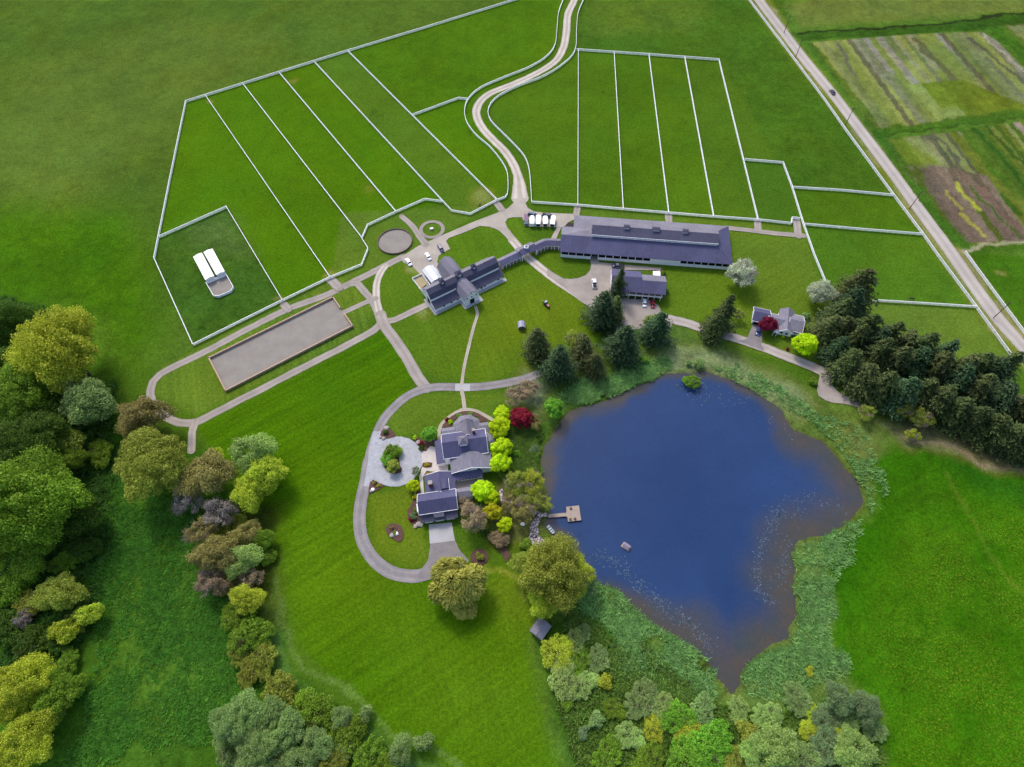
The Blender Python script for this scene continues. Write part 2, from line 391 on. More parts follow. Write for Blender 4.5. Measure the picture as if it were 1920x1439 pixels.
# --- right-hand meadow with buttercups
paint([(1640, 870), (1720, 830), (1760, 850), (1900, 900), (2300, 960), (2300, 1500), (1670, 1500), (1655, 1340), (1590, 1270), (1560, 1160), (1565, 1040), (1640, 950)], (50, 110, 12), 2, 1, True, rough=.7, flow=0.0, mow=.25)
paint([(1750, 960), (1920, 950), (2100, 1000), (2100, 1500), (1680, 1500), (1660, 1300), (1600, 1210), (1680, 1120)], None, 14, 1, True, flow=1.0)
paint([(1740, 850), (1800, 865), (1960, 930), (1960, 960), (1800, 900)], (36, 100, 26), 6, .8)
paint([(1650, 900), (1760, 870), (1800, 1000), (1700, 1060)], (60, 116, 18), 16, .7)
pline([(1773, 893), (1813, 960), (1860, 1040), (1930, 1120)], .7, (92, 128, 46), .8, .5, True)
paint([(1640, 790), (1720, 790), (1850, 840), (1990, 900), (1990, 925), (1850, 880), (1740, 850), (1680, 830)], (104, 104, 64), 2.5, .9, rough=.6)
pline([(1690, 815), (1760, 835), (1840, 868), (1930, 890)], .9, (142, 124, 98), .7, .7, True)
pline([(1560, 700), (1640, 745), (1720, 790), (1800, 820), (1920, 870)], 5, (74, 66, 50), 4, .7, True)
# --- verges
ROAD = [(1365, -85), (1423, 0), (1470, 62), (1502, 104), (1560, 175), (1616, 248), (1680, 333), (1730, 402), (1779, 468), (1829, 540), (1876, 603), (1923, 655), (2010, 760)]
pline(ROAD, 7.5, (104, 124, 52), 1.5, .8)
pline(ROAD, 4.6, (138, 122, 92), .8, .55, True)
# --- market-garden fields beyond the road
rowdir = np.array(P(1640, 245)) - np.array(P(1530, 82)); rowdir = rowdir / np.hypot(*rowdir)
nrm = np.array([-rowdir[1], rowdir[0]])
def field(pts, palette, seed, wmin=2.5, wmax=7.0, seg=60):
    poly = PP(pts); d = sdf(GX, GY, poly); w = 1 - sstep(-.5, .7, d)
    s = GX * nrm[0] + GY * nrm[1] + (fbm(GX, GY, 30, seed, 2) - .5) * .3; a = GX * rowdir[0] + GY * rowdir[1]
    rs = random.Random(seed); t = float(s[d < 0].min()) - 1; e = float(s[d < 0].max()) + 1
    cc = np.zeros(GX.shape + (3,))
    while t < e:
        ww = rs.uniform(wmin, wmax); cuts = [rs.uniform(-1e3, 1e3)]
        c1 = np.array(lin(rs.choice(palette))); c2 = np.array(lin(rs.choice(palette))) if rs.random() < .45 else c1
        amid = rs.uniform(float(a[d < 0].min()), float(a[d < 0].max()))
        m = (s >= t) & (s < t + ww)
        f = (1 / (1 + np.exp(-np.clip((a - amid) / 1.5, -20, 20))))[..., None]
        cc = np.where(m[..., None], c1 * (1 - f) + c2 * f, cc); t += ww
    br = (.75 + .5 * fbm(GX, GY, 3, seed + 5, 3))[..., None]
    cold[:] = cold * (1 - w[..., None]) + cc * br * w[..., None]
    MK[..., 1] = MK[..., 1] * (1 - w) + .5 * w; MK[..., 0] *= (1 - w)
PAD = [(1440, -200), (2600, -200), (2600, 560), (1815, 470), (1790, 465), (1640, 260), (1480, 60)]
paint(PAD, (76, 122, 50), 1.5, 1, False, rough=.7)
paint([(1470, 10), (1900, -90), (2200, -60), (2200, 30), (1900, 25), (1500, 50)], (104, 124, 70), 5, .7)
paint([(1480, 62), (1700, 48), (1930, 22), (2300, 0), (2300, 40), (1930, 50), (1700, 66), (1510, 78)], (52, 96, 34), 1.5, .95, rough=1)
pline([(1500, 62), (1640, 55), (1780, 42), (1920, 25), (2200, -5)], .9, (36, 42, 34), .6, .85, True)
FG = [(108, 118, 72), (114, 115, 88), (104, 108, 76), (104, 120, 58), (120, 128, 66), (96, 112, 66), (88, 88, 60), (120, 117, 100), (106, 124, 62), (122, 124, 88)]
field([(1518, 80), (1720, 64), (1840, 60), (1868, 76), (1930, 140), (2050, 205), (1930, 212), (1760, 232), (1638, 246)], FG, 4, 1.8, 5.5)
field([(1700, 160), (1800, 150), (1930, 200), (1930, 210), (1760, 226)], [(98, 130, 50), (92, 122, 46), (116, 132, 70)], 9, 6, 14)
field([(1660, 262), (1790, 248), (1930, 226), (2100, 215), (2250, 430), (1930, 452), (1815, 456), (1700, 330)], [(100, 122, 62), (118, 122, 80), (92, 118, 54), (82, 84, 62), (132, 122, 108), (74, 112, 48), (66, 104, 44), (112, 126, 74)], 21, 1.8, 5)
field([(1693, 312), (1745, 308), (1850, 330), (1930, 440), (1930, 452), (1815, 456), (1790, 440)], [(110, 99, 84), (100, 88, 76), (106, 102, 80), (90, 82, 68), (114, 106, 86), (76, 100, 50)], 31, 2.4, 6)
paint([(1655, 262), (1700, 258), (1770, 310), (1690, 310)], (98, 128, 50), 3, .8)
paint([(1885, 50), (2300, 30), (2300, 110), (1960, 120)], (112, 116, 78), 2, .8)
def rowline(p0, p1, c, w=.5, s=.9): pline([p0, p1], w, c, .5, s, True)
for p0, p1, c, w in (((1770, 355), (1803, 390), (142, 142, 58), .8), ((1804, 398), (1850, 449), (142, 140, 56), .9), ((1790, 345), (1833, 394), (150, 158, 58), .9), ((1817, 350), (1908, 446), (56, 104, 36), .7),
                     ((1832, 245), (1925, 345), (44, 92, 38), 1.2), ((1850, 240), (1930, 322), (44, 92, 40), 1.0), ((1815, 70), (1930, 160), (78, 80, 62), 1.4), ((1720, 75), (1785, 150), (82, 86, 52), 2.2),
                     ((1795, 240), (1880, 345), (66, 114, 42), 1.4), ((1750, 250), (1850, 360), (80, 78, 62), 1.1), ((1570, 80), (1603, 142), (86, 84, 70), 1.2), ((1840, 62), (1930, 140), (150, 150, 124), .6),
                     ((1838, 355), (1912, 430), (106, 88, 76), 1.6), ((1880, 370), (1916, 404), (48, 96, 36), 1.4)):
    rowline(p0, p1, c, w)
for pl in ([(1640, 250), (1740, 240), (1850, 222), (1960, 212), (2200, 200)], ): pline(pl, 3.0, (62, 108, 38), 1, .9, True, rough=1)
pline([(1640, 256), (1740, 246), (1960, 217)], .5, (40, 60, 30), .5, .6, True)
pline([(1868, 60), (1900, 90), (1960, 140), (2100, 190)], 4, (58, 108, 34), 1.2, .9, True, rough=1)
pline([(1645, 255), (1700, 330), (1750, 400), (1800, 455)], 3, (58, 110, 42), 1.2, .8, True, rough=1)
pline([(1520, 84), (1570, 150), (1645, 248)], 3, (60, 108, 44), 1.5, .8, True, rough=1)
pline([(1795, 466), (1850, 463), (1930, 457), (2200, 446)], 1.3, (160, 150, 126), .8, .75, True)
pline([(1815, 474), (1930, 466)], 2.0, (60, 108, 36), 1, .8, True)
# --- hoof-worn and trodden spots by the gates
for (x, y, r_, s_) in ((392, 190, 3, .5), (545, 152, 5, .4), (617, 516, 4, .5), (905, 368, 9, .45), (525, 560, 3, .4), (1290, 113, 2, .3), (1880, 515, 4, .5), (1170, 392, 3, .3), (690, 355, 6, .25), (1830, 572, 3, .3), (780, 500, 5, .6), (800, 586, 5, .5)):
    gxp, gyp = P(x, y); dd = np.hypot(WX - gxp, WY - gyp); w = (1 - sstep(r_ * .2, r_, dd)) * s_
    cold[:] = cold * (1 - w[..., None]) + np.array(lin((140, 134, 84))) * w[..., None]
# --- pond bed
POND_PX = [(1016, 892), (1015, 865), (1024, 838), (1034, 815), (1050, 795), (1067, 775), (1087, 766), (1115, 758), (1137, 749), (1160, 739), (1187, 726), (1210, 719), (1235, 709), (1258, 702), (1283, 699),
           (1327, 700), (1363, 710), (1413, 733), (1460, 767), (1480, 800), (1510, 818), (1543, 832), (1580, 873), (1607, 905), (1617, 945), (1600, 970), (1578, 987), (1547, 1004), (1500, 1014), (1482, 1036),
           (1488, 1069), (1480, 1096), (1493, 1132), (1496, 1156), (1481, 1176), (1478, 1196), (1447, 1206), (1415, 1234), (1393, 1258), (1383, 1284), (1371, 1304), (1360, 1286), (1342, 1262), (1332, 1242),
           (1313, 1222), (1280, 1204), (1240, 1180), (1207, 1157), (1180, 1127), (1157, 1107), (1113, 1090), (1080, 1050), (1055, 1018), (1036, 1003), (1025, 985), (1028, 968), (1031, 950), (1030, 930), (1024, 912)]
POND = PP(POND_PX, -0.35)
pd = sdf(GX + (fbm(GX, GY, 5, 8, 3) - .5) * 2.4, GY + (fbm(GX, GY, 5, 18, 3) - .5) * 2.4, POND)
GZ = (fbm(GX, GY, 14, 55, 3) - .5) * .25 * MK[..., 1]
GZ = np.where(pd < 6, GZ * np.clip(pd / 6, 0, 1) - 0.35 * (1 - sstep(0, 6, pd)), GZ)
GZ = np.where(pd < 0, -0.35 - 1.3 * sstep(0, 3.5, -pd), GZ)
w = (1 - sstep(0, 3.0, np.abs(pd + .5))) * .55
cold[:] = cold * (1 - w[..., None]) + np.array(lin((86, 84, 48))) * w[..., None]
# --- natural unevenness of growth
big = fbm(GX, GY, 46, 101, 4); mid = fbm(GX, GY, 9, 202, 4); sml = fbm(GX, GY, 2.6, 303, 2)
br = .84 + .22 * (big - .5) * 1.4 + (.16 + .5 * MK[..., 1]) * (mid - .5) + .22 * (sml - .5) * (0.5 + MK[..., 1]) + .16
cold *= np.clip(br, .45, 1.6)[..., None]; gr_ = sstep(1.15, 1.8, cold[..., 1] / (cold[..., 0] + 1e-6)); cold *= (1 - .27 * gr_)[..., None]; cold[..., 0] *= 1 + .27 * gr_; cold[..., 2] *= 1 - .38 * gr_
yl = np.clip((fbm(GX, GY, 24, 404, 4) - .5) * 2.2, -1, 1)
cold[..., 0] *= 1 + .12 * yl; cold[..., 2] *= 1 - .15 * yl
V = np.stack([GX, GY, GZ], -1).reshape(-1, 3)
ny, nx = GX.shape; idx = np.arange(nx * ny).reshape(ny, nx)
F = np.stack([idx[:-1, :-1], idx[:-1, 1:], idx[1:, 1:], idx[1:, :-1]], -1).reshape(-1, 4)
gme = np_mesh('ground', V, F, True)
for nm, arr in (('Growth', np.concatenate([cold, np.ones(GX.shape + (1,))], -1)), ('Mask', MK)):
    at = gme.color_attributes.new(nm, 'FLOAT_COLOR', 'POINT'); at.data.foreach_set('color', arr.reshape(-1).astype(np.float32))
m, t, b = newmat('grassland'); pos = geo_pos(t)
ac = N(t, 'ShaderNodeVertexColor', layer_name='Growth'); am = N(t, 'ShaderNodeVertexColor', layer_name='Mask')
sp = N(t, 'ShaderNodeSeparateColor'); t.links.new(am.outputs['Color'], sp.inputs[0])
def wave(ang, scale, dist):
    mp0 = N(t, 'ShaderNodeMapping'); mp0.inputs['Rotation'].default_value = (0, 0, R(ang)); t.links.new(pos, mp0.inputs[0])
    mp = N(t, 'ShaderNodeMapping'); t.links.new(mp0.outputs[0], mp.inputs[0])
    wv = N(t, 'ShaderNodeTexNoise'); wv.inputs['Scale'].default_value = 1.0; wv.inputs['Detail'].default_value = 3
    mp.inputs['Scale'].default_value = (scale * .035, scale, 1); t.links.new(mp.outputs[0], wv.inputs['Vector'])
    return wv.outputs['Fac']
def mul(a, v, fac): return mixc(t, a, v, fac, 'MULTIPLY')
c = ac.outputs['Color']
c = mul(c, ramp(t, wave(-33, .55, 1), [(.3, .80), (.7, 1.18)]), sp.outputs[0])
c = mul(c, ramp(t, wave(72, .5, 1), [(.3, .80), (.7, 1.19)]), am.outputs['Alpha'])
c = mul(c, ramp(t, noise(t, .9, 4, .75, pos), [(.3, .66), (.7, 1.32)]), 0.9)
c = mul(c, ramp(t, noise(t, .28, 5, .7, pos, .6), [(.28, .6), (.5, 1.0), (.72, 1.3)]), sp.outputs[1])
c = mul(c, ramp(t, noise(t, .16, 6, .75, pos, .8), [(.30, .62), (.42, .97), (.6, 1.0), (.72, 1.14)]), .75)
c = mul(c, ramp(t, noise(t, 2.0, 3, .7, pos), [(.3, .62), (.7, 1.38)]), 0.8)
fl = ramp(t, noise(t, 1.5, 5, .85, pos), [(.51, 0.0), (.62, .65)])
fp = ramp(t, noise(t, .05, 3, .6, pos), [(.36, 0.15), (.52, 1.0)])
fm = mixc(t, fl, fp, 1.0, 'MULTIPLY'); fm2 = mixc(t, fm, sp.outputs[2], 1.0, 'MULTIPLY')
c = mixc(t, c, lin((134, 146, 40)), fm2)
t.links.new(c, b.inputs['Base Color']); b.inputs['Roughness'].default_value = 1.0; b.inputs['Specular IOR Level'].default_value = .03
hb = mixc(t, noise(t, .55, 5, .7, pos), noise(t, 2.0, 3, .6, pos), .4)
bn = N(t, 'ShaderNodeBump'); bn.inputs['Distance'].default_value = .55
mr = N(t, 'ShaderNodeMapRange'); mr.inputs[3].default_value = .22; mr.inputs[4].default_value = 1.0; t.links.new(sp.outputs[1], mr.inputs[0])
t.links.new(mr.outputs[0], bn.inputs['Strength']); t.links.new(hb, bn.inputs['Height']); t.links.new(bn.outputs[0], b.inputs['Normal'])
tag(link('ground', gme, m), kind='structure')

# ============================================================ pond water
def sheet(name, poly, z, mat, kind='structure', hs=None):
    vs_ = [Vector((x, y, 0)) for x, y in poly]; tris = tessellate_polygon([vs_])
    me = bpy.data.meshes.new(name); me.from_pydata([(x, y, z) for x, y in poly], [], [tuple(q) for q in tris]); me.update()
    bm = bmesh.new(); bm.from_mesh(me); bmesh.ops.recalc_face_normals(bm, faces=bm.faces)
    if bm.faces and sum(f.normal.z for f in bm.faces) < 0: bmesh.ops.reverse_faces(bm, faces=bm.faces)
    bm.to_mesh(me); bm.free(); me.materials.append(mat)
    o = link(name, me); tag(o, kind=kind); return o
wx = np.arange(-2, 135, 1.5); wy = np.arange(8, 138, 1.5); QX, QY = np.meshgrid(wx, wy)
qd = sdf(QX, QY, POND); keep = qd < 4
V = np.stack([QX, QY, np.full(QX.shape, -.35)], -1).reshape(-1, 3); ny, nx = QX.shape; idx = np.arange(nx * ny).reshape(ny, nx)
F = np.stack([idx[:-1, :-1], idx[:-1, 1:], idx[1:, 1:], idx[1:, :-1]], -1).reshape(-1, 4)
F = F[keep.reshape(-1)[F].all(1)]
wme = np_mesh('pond_water', V, F, True)
# shallowness: wide shelf on the south and east sides, narrow on the west
cxp, cyp = P(1290, 900)
shelf = 4 + 11 * sstep(0, 30, (QX - cxp) * .75 - (QY - cyp) * .62) + 6 * (fbm(QX, QY, 18, 5, 3) - .5)
shal = 1 - sstep(.05, 1.3, (-qd + (fbm(QX, QY, 12, 9, 4) - .5) * 9) / shelf)
at = wme.color_attributes.new('Shallow', 'FLOAT_COLOR', 'POINT')
at.data.foreach_set('color', np.repeat(shal.reshape(-1, 1), 4, 1).ravel().astype(np.float32))
m, t, b = newmat('pond_water'); pos = geo_pos(t)
a = N(t, 'ShaderNodeVertexColor', layer_name='Shallow')
deep = mixc(t, lin((30, 54, 94)), lin((38, 62, 104)), ramp(t, noise(t, .02, 3, .6, pos), [(.35, 0.0), (.65, 1.0)]))  # blue base colour stands in for the reflected sky
shl = mixc(t, lin((76, 68, 60)), lin((62, 66, 66)), ramp(t, noise(t, .12, 5, .7, pos), [(.35, 0.0), (.65, 1.0)]))
c = mixc(t, deep, shl, a.outputs['Color'])
c = mixc(t, c, ramp(t, noise(t, 1.2, 3, .7, pos), [(.3, .9), (.7, 1.08)]), 1.0, 'MULTIPLY')
t.links.new(c, b.inputs['Base Color']); b.inputs['Roughness'].default_value = .12; b.inputs['IOR'].default_value = 1.33
bump(t, b, noise(t, 1.6, 3, .6, pos), .06, .05)
tag(link('pond_water', wme, m), kind='structure')

# ============================================================ roads, drives, paths
def gravel(name, c, c2, s=.12, tracks=.5, edge=.8):
    m, t, b = newmat(name); pos = geo_pos(t)
    col = mixc(t, lin(c), lin(c2), ramp(t, noise(t, s, 5, .6, pos), [(.35, 0.0), (.65, 1.0)]))
    ac = N(t, 'ShaderNodeVertexColor', layer_name='Across')
    tr = ramp(t, ac.outputs['Color'], [(0.0, 1 - .22 * tracks), (.22, 1 - .16 * tracks), (.45, 1 + .16 * tracks), (.62, 1 + .10 * tracks), (.85, 1 - .12 * tracks)])
    col = mixc(t, col, tr, 1.0, 'MULTIPLY')
    col = mixc(t, col, ramp(t, noise(t, 2.0, 4, .7, pos), [(.3, .86), (.7, 1.1)]), 1.0, 'MULTIPLY')
    ad = N(t, 'ShaderNodeMath', operation='ADD'); t.links.new(ac.outputs['Color'], ad.inputs[0])
    nz = N(t, 'ShaderNodeMath', operation='MULTIPLY'); t.links.new(noise(t, .8, 4, .7, pos), nz.inputs[0]); nz.inputs[1].default_value = .5; t.links.new(nz.outputs[0], ad.inputs[1])
    ed = ramp(t, ad.outputs[0], [(1.08, 0.0), (1.3, 1.0)]) if False else None
    mr = N(t, 'ShaderNodeMapRange'); mr.inputs[1].default_value = 1.12; mr.inputs[2].default_value = 1.34; mr.inputs[4].default_value = edge; t.links.new(ad.outputs[0], mr.inputs[0])
    col = mixc(t, col, lin((112, 116, 66)), mr.outputs[0])
    t.links.new(col, b.inputs['Base Color']); b.inputs['Roughness'].default_value = .95; b.inputs['Specular IOR Level'].default_value = .2
    bump(t, b, noise(t, 2.2, 3, .6, pos), .15, .1); return m
MROAD = gravel('road_asphalt', (178, 170, 162), (164, 156, 149), .07)
MGRAV = gravel('drive_gravel', (194, 184, 172), (176, 166, 155), .12, 1.0)
MPATH = gravel('lane_tarmac', (162, 152, 145), (146, 137, 131))
MDRV = gravel('drive_tarmac', (146, 140, 140), (128, 123, 124), .2, .5, .25)
MDIRT = gravel('yard_gravel', (172, 162, 153), (150, 140, 133), .1)
zc = [0.03]
def ribbon(name, pts, wid, mat, step=2.0, wob=.25, z=None):
    w = catmull(PP(pts), step); z = z or zc[0]; zc[0] += .006
    rs = random.Random(len(pts) * 7 + int(pts[0][0])); cols = (-1, -.86, -.55, -.25, 0, .25, .55, .86, 1); rows = []
    for i, p in enumerate(w):
        a_ = w[max(0, i - 1)]; b_ = w[min(len(w) - 1, i + 1)]; d = (b_ - a_); d = d / (np.hypot(*d) + 1e-9); n_ = np.array([-d[1], d[0]])
        ww = (wid(i / (len(w) - 1)) if callable(wid) else wid) / 2
        l_, r_ = rs.uniform(-wob, wob) * .5, rs.uniform(-wob, wob) * .5
        rows.append([p + n_ * (c_ * ww + (l_ if c_ > 0 else -r_) * abs(c_)) for c_ in cols])
        if i == 0: pre = [p + (n_ * math.cos(t_) * -1 - d * math.sin(t_)) * ww for t_ in [math.pi * k / 8 for k in range(9)]]
        if i == len(w) - 1: post_ = [p + (n_ * math.cos(t_) * -1 + d * math.sin(t_)) * ww for t_ in [math.pi * k / 8 for k in range(9)]]
    V = [(*q, z) for r_ in rows for q in r_]; Fc = []; K = len(cols); col = [abs(c_) for r_ in rows for c_ in cols]
    for i in range(len(rows) - 1):
        for j in range(K - 1): Fc.append((i * K + j, i * K + j + 1, (i + 1) * K + j + 1, (i + 1) * K + j))
    for ring in (pre, post_):
        n0 = len(V); V += [(*q, z) for q in ring]; col += [.9] * 9; Fc.append(tuple(range(n0, n0 + 9)))
    me = bpy.data.meshes.new(name); me.from_pydata(V, [], Fc); me.update()
    me.polygons.foreach_get('loop_start', np.zeros(len(me.polygons), dtype=np.int32))
    bm = bmesh.new(); bm.from_mesh(me)
    for f in bm.faces:
        f.normal_update()
        if f.normal.z < 0: f.normal_flip()
    bm.to_mesh(me); bm.free()
    at = me.color_attributes.new('Across', 'FLOAT_COLOR', 'POINT'); at.data.foreach_set('color', np.repeat(np.array(col, dtype=np.float32)[:, None], 4, 1).ravel())
    me.materials.append(mat); return tag(link(name, me), kind='structure')
def patch(name, pts, mat, smooth=False, z=None):
    w = PP(pts)
    if smooth: w = [tuple(p) for p in catmull(w, 1.5, True)]
    z = z or zc[0]; zc[0] += .006
    return sheet(name, w, z, mat)
ribbon('road', ROAD, 6.4, MROAD, 4, .15)
DRIVE = [(1090, -45), (1076.7, 0), (1065, 27), (1062, 60), (1056, 90), (1040, 116), (1000, 141), (957, 160), (918, 176), (899, 193), (893, 214), (903, 238), (923, 261), (946, 284), (962, 308), (972, 335), (975, 372)]
ribbon('driveway', DRIVE, lambda t_: 4.6 if t_ < .93 else 4.6 + (t_ - .93) * 55, MGRAV)
LANE = [(668, 529), (710, 505), (675, 522.5), (615, 552), (540, 580), (465, 617), (390, 657), (330, 686), (300, 702), (287, 716), (282, 732), (285, 752), (300, 772), (325, 789), (347, 794), (368, 792), (390, 781), (415, 768), (490, 730), (565, 691), (640, 653), (677, 633), (700, 620), (715, 606)]
ribbon('path', LANE[2:], 3.3, MPATH)
ribbon('path', [(756, 482), (735, 492), (710, 505), (675, 522.5), (640, 540)], 3.6, MPATH)
ribbon('path', [(366, 792), (360, 812), (359, 845)], 3.0, MDIRT)
ribbon('path', [(655, 533), (668, 531), (682, 546), (697, 563), (708, 585), (714, 606)], 3.4, MPATH)
ribbon('path', [(722, 500), (712, 515), (706, 535), (706, 560), (712, 590)], 3.2, MGRAV)
ribbon('path', [(645, 586), (685, 568), (705, 560)], 2.4, MPATH)
ribbon('path', [(716, 604), (740, 600), (768, 587), (798, 573)], 3.2, MDIRT)
ribbon('driveway', [(714, 590), (722, 612), (742, 640), (762, 670), (776, 695), (788, 714), (800, 728)], lambda t_: 4.6, MPATH)
OVAL = [(1010, 700), (990, 709), (952, 718), (910, 724.6), (868, 726.8), (827, 726), (795, 730), (764, 743), (743, 760), (722, 783), (709, 808), (699, 835), (691, 867), (686, 900), (680, 925), (675.5, 950), (674, 975), (677, 1005), (687, 1030), (705, 1054), (732, 1073), (760, 1080), (785, 1080), (812, 1072)]
ribbon('driveway', OVAL, lambda t_: 3.6 if t_ < .6 else 4.3, MDRV, wob=.1)
patch('driveway', [(807, 1019), (853, 1013), (862, 1032), (880, 1052), (862, 1070), (830, 1074), (800, 1085), (775, 1086), (790, 1068), (803, 1050)], MDRV)
patch('driveway_apron', [(804, 984), (847, 980), (853, 1014), (806, 1020)], MCONC)
patch('crossing_slab', Z(660, 700, 4.8, [(930, 96), (1062, 97), (1062, 163), (928, 160)]), MCONC)
m, t, b = newmat('court_pavers'); pos = geo_pos(t)
vo = N(t, 'ShaderNodeTexVoronoi'); vo.inputs['Scale'].default_value = 1.4; t.links.new(pos, vo.inputs[0])
c = mixc(t, lin((150, 153, 160)), lin((172, 172, 176)), vo.outputs['Color']); c = mixc(t, c, ramp(t, noise(t, .35, 4, .6, pos), [(.3, .86), (.7, 1.08)]), 1.0, 'MULTIPLY')
t.links.new(c, b.inputs['Base Color']); b.inputs['Roughness'].default_value = .85; MPAVER = m
patch('court_paving', Z(690, 790, 10.28, [(105, 195), (270, 205), (240, 350), (330, 350), (480, 300), (640, 300), (800, 340), (930, 430), (1010, 540), (1055, 700), (1040, 860), (960, 1010), (880, 1120), (760, 1210), (600, 1260), (450, 1265), (330, 1240), (230, 1205), (100, 1125), (55, 1180), (20, 1258), (-90, 1260), (-50, 1080), (-5, 800), (25, 520), (60, 350)]), MPAVER)
patch('patio', Z(690, 790, 10.28, [(1035, 560), (1120, 570), (1200, 480), (1290, 500), (1330, 830), (1545, 830), (1545, 975), (1340, 990), (1130, 960), (1060, 1080), (1080, 1400), (1020, 1400), (990, 1080), (1040, 900)]), surf('patio_stone', (200, 190, 184), .2, .5, .9, world=True))
for pl, wd in (([(892, 576), (895, 590), (889, 611), (884, 630), (878, 655), (870, 690), (866, 720)], 1.3), ([(866, 733), (869, 750), (871, 767)], 1.5), (Z(660, 700, 4.8, [(785, 600), (782, 540), (800, 470), (860, 410), (940, 355), (1010, 328), (1100, 338), (1180, 372), (1262, 420)]), 1.4)):
    ribbon('footpath', pl, wd, gravel('path_fine', (176, 166, 150), (158, 148, 134)), 1.0, .1)
A1 = lambda q: Z(740, 380, 5.333, q)
patch('junction', A1([(1205, -10), (1300, -10), (1330, 55), (1390, 92), (1500, 105), (1790, 116), (1812, 165), (1735, 200), (1690, 250), (1300, 238), (1275, 150), (1180, 150), (1130, 162), (1105, 200), (1125, 250), (1180, 320), (1275, 428), (1215, 478), (1110, 345), (1040, 280), (950, 245), (850, 237), (700, 300), (540, 358), (515, 390), (555, 465), (505, 495), (440, 535), (425, 600), (500, 690), (330, 850), (270, 740), (180, 640), (90, 605), (55, 555), (230, 440), (430, 350), (800, 190), (1000, 115), (1130, 60)]), MGRAV)
ribbon('driveway', A1([(1180, 380), (1240, 455), (1340, 560), (1500, 690), (1650, 805), (1800, 900), (1919, 985), (2000, 1050)]), 4.2, MGRAV)
ribbon('path', A1([(310, 420), (250, 340), (170, 230), (70, 140)]), lambda t_: 3.4 - t_ * .8, MPATH)
ribbon('path', A1([(1070, 75), (1035, 30), (1010, 0)]), 3.6, MPATH)
ribbon('path', A1([(1640, 255), (1600, 340), (1585, 375)]), 2.2, MDIRT)
ribbon('path', [(1080, 404), (1083, 390)], 3.2, MPATH)
ribbon('path', [(1254, 417), (1253, 402)], 3.4, MPATH)
ribbon('path', [(1421, 432), (1420, 414)], 3.4, MPATH)
ribbon('path', [(1363, 428), (1400, 432), (1450, 438), (1506, 443)], 2.8, MPATH)
ribbon('path', [(1497, 443), (1493, 415)], 3.6, MPATH)
ribbon('path', [(533, 572), (541, 581)], 3.6, MPATH)
ribbon('path', [(621, 526), (636, 540)], 4.2, MPATH)
A2 = lambda q: Z(1030, 380, 4.8, q)
patch('gravel_yard', A2([(-20, 595), (0, 612), (60, 650), (130, 688), (200, 692), (270, 680), (330, 655), (368, 610), (376, 560), (360, 510), (372, 480), (435, 482), (445, 540), (700, 565), (1000, 590), (1045, 640), (1010, 640), (960, 612), (560, 610), (552, 800), (700, 870), (900, 880), (985, 930), (1010, 1000), (1110, 1030), (1100, 1130), (1000, 1120), (860, 1140), (700, 1145), (600, 1150), (430, 1010), (300, 900), (150, 780), (-20, 660)]), MDIRT)
ribbon('driveway', [(1236, 594), (1285, 606), (1312, 615), (1375, 634), (1427, 651), (1479, 671), (1521, 688), (1545, 699)], 4.4, gravel('lane_pale', (178, 168, 160), (160, 150, 145)))
A4 = lambda q: Z(1250, 480, 4.8, q)
patch('gravel_yard', A4([(1300, 1030), (1330, 980), (1480, 1030), (1500, 1100), (1480, 1150), (1560, 1240), (1680, 1285), (1800, 1330), (1750, 1370), (1600, 1335), (1480, 1322), (1390, 1280), (1352, 1220), (1372, 1060)]), MDIRT, True)
patch('driveway', A4([(775, 620), (850, 630), (862, 720), (850, 800), (880, 860), (640, 770), (720, 750)]), MDRV)
def disc(px, py, rx, ry=None, n=40):
    ry = ry or rx; x0, y0 = P(px, py); return [(x0 + rx * math.cos(i * 2 * math.pi / n), y0 + ry * math.sin(i * 2 * math.pi / n)) for i in range(n)]
def ringsheet(name, px, py, r0, r1, z, mat):
    x0, y0 = P(px, py); mb = MB(); n = 48
    for i in range(n):
        a0 = 2 * math.pi * i / n; a1 = 2 * math.pi * (i + 1) / n
        mb.quad((x0 + r0 * math.cos(a0), y0 + r0 * math.sin(a0), z), (x0 + r1 * math.cos(a0), y0 + r1 * math.sin(a0), z), (x0 + r1 * math.cos(a1), y0 + r1 * math.sin(a1), z), (x0 + r0 * math.cos(a1), y0 + r0 * math.sin(a1), z))
    return tag(mb.build(name, mat), kind='structure')
ringsheet('ring_path', 810, 431, 4.3, 6.0, .21, MPATH)
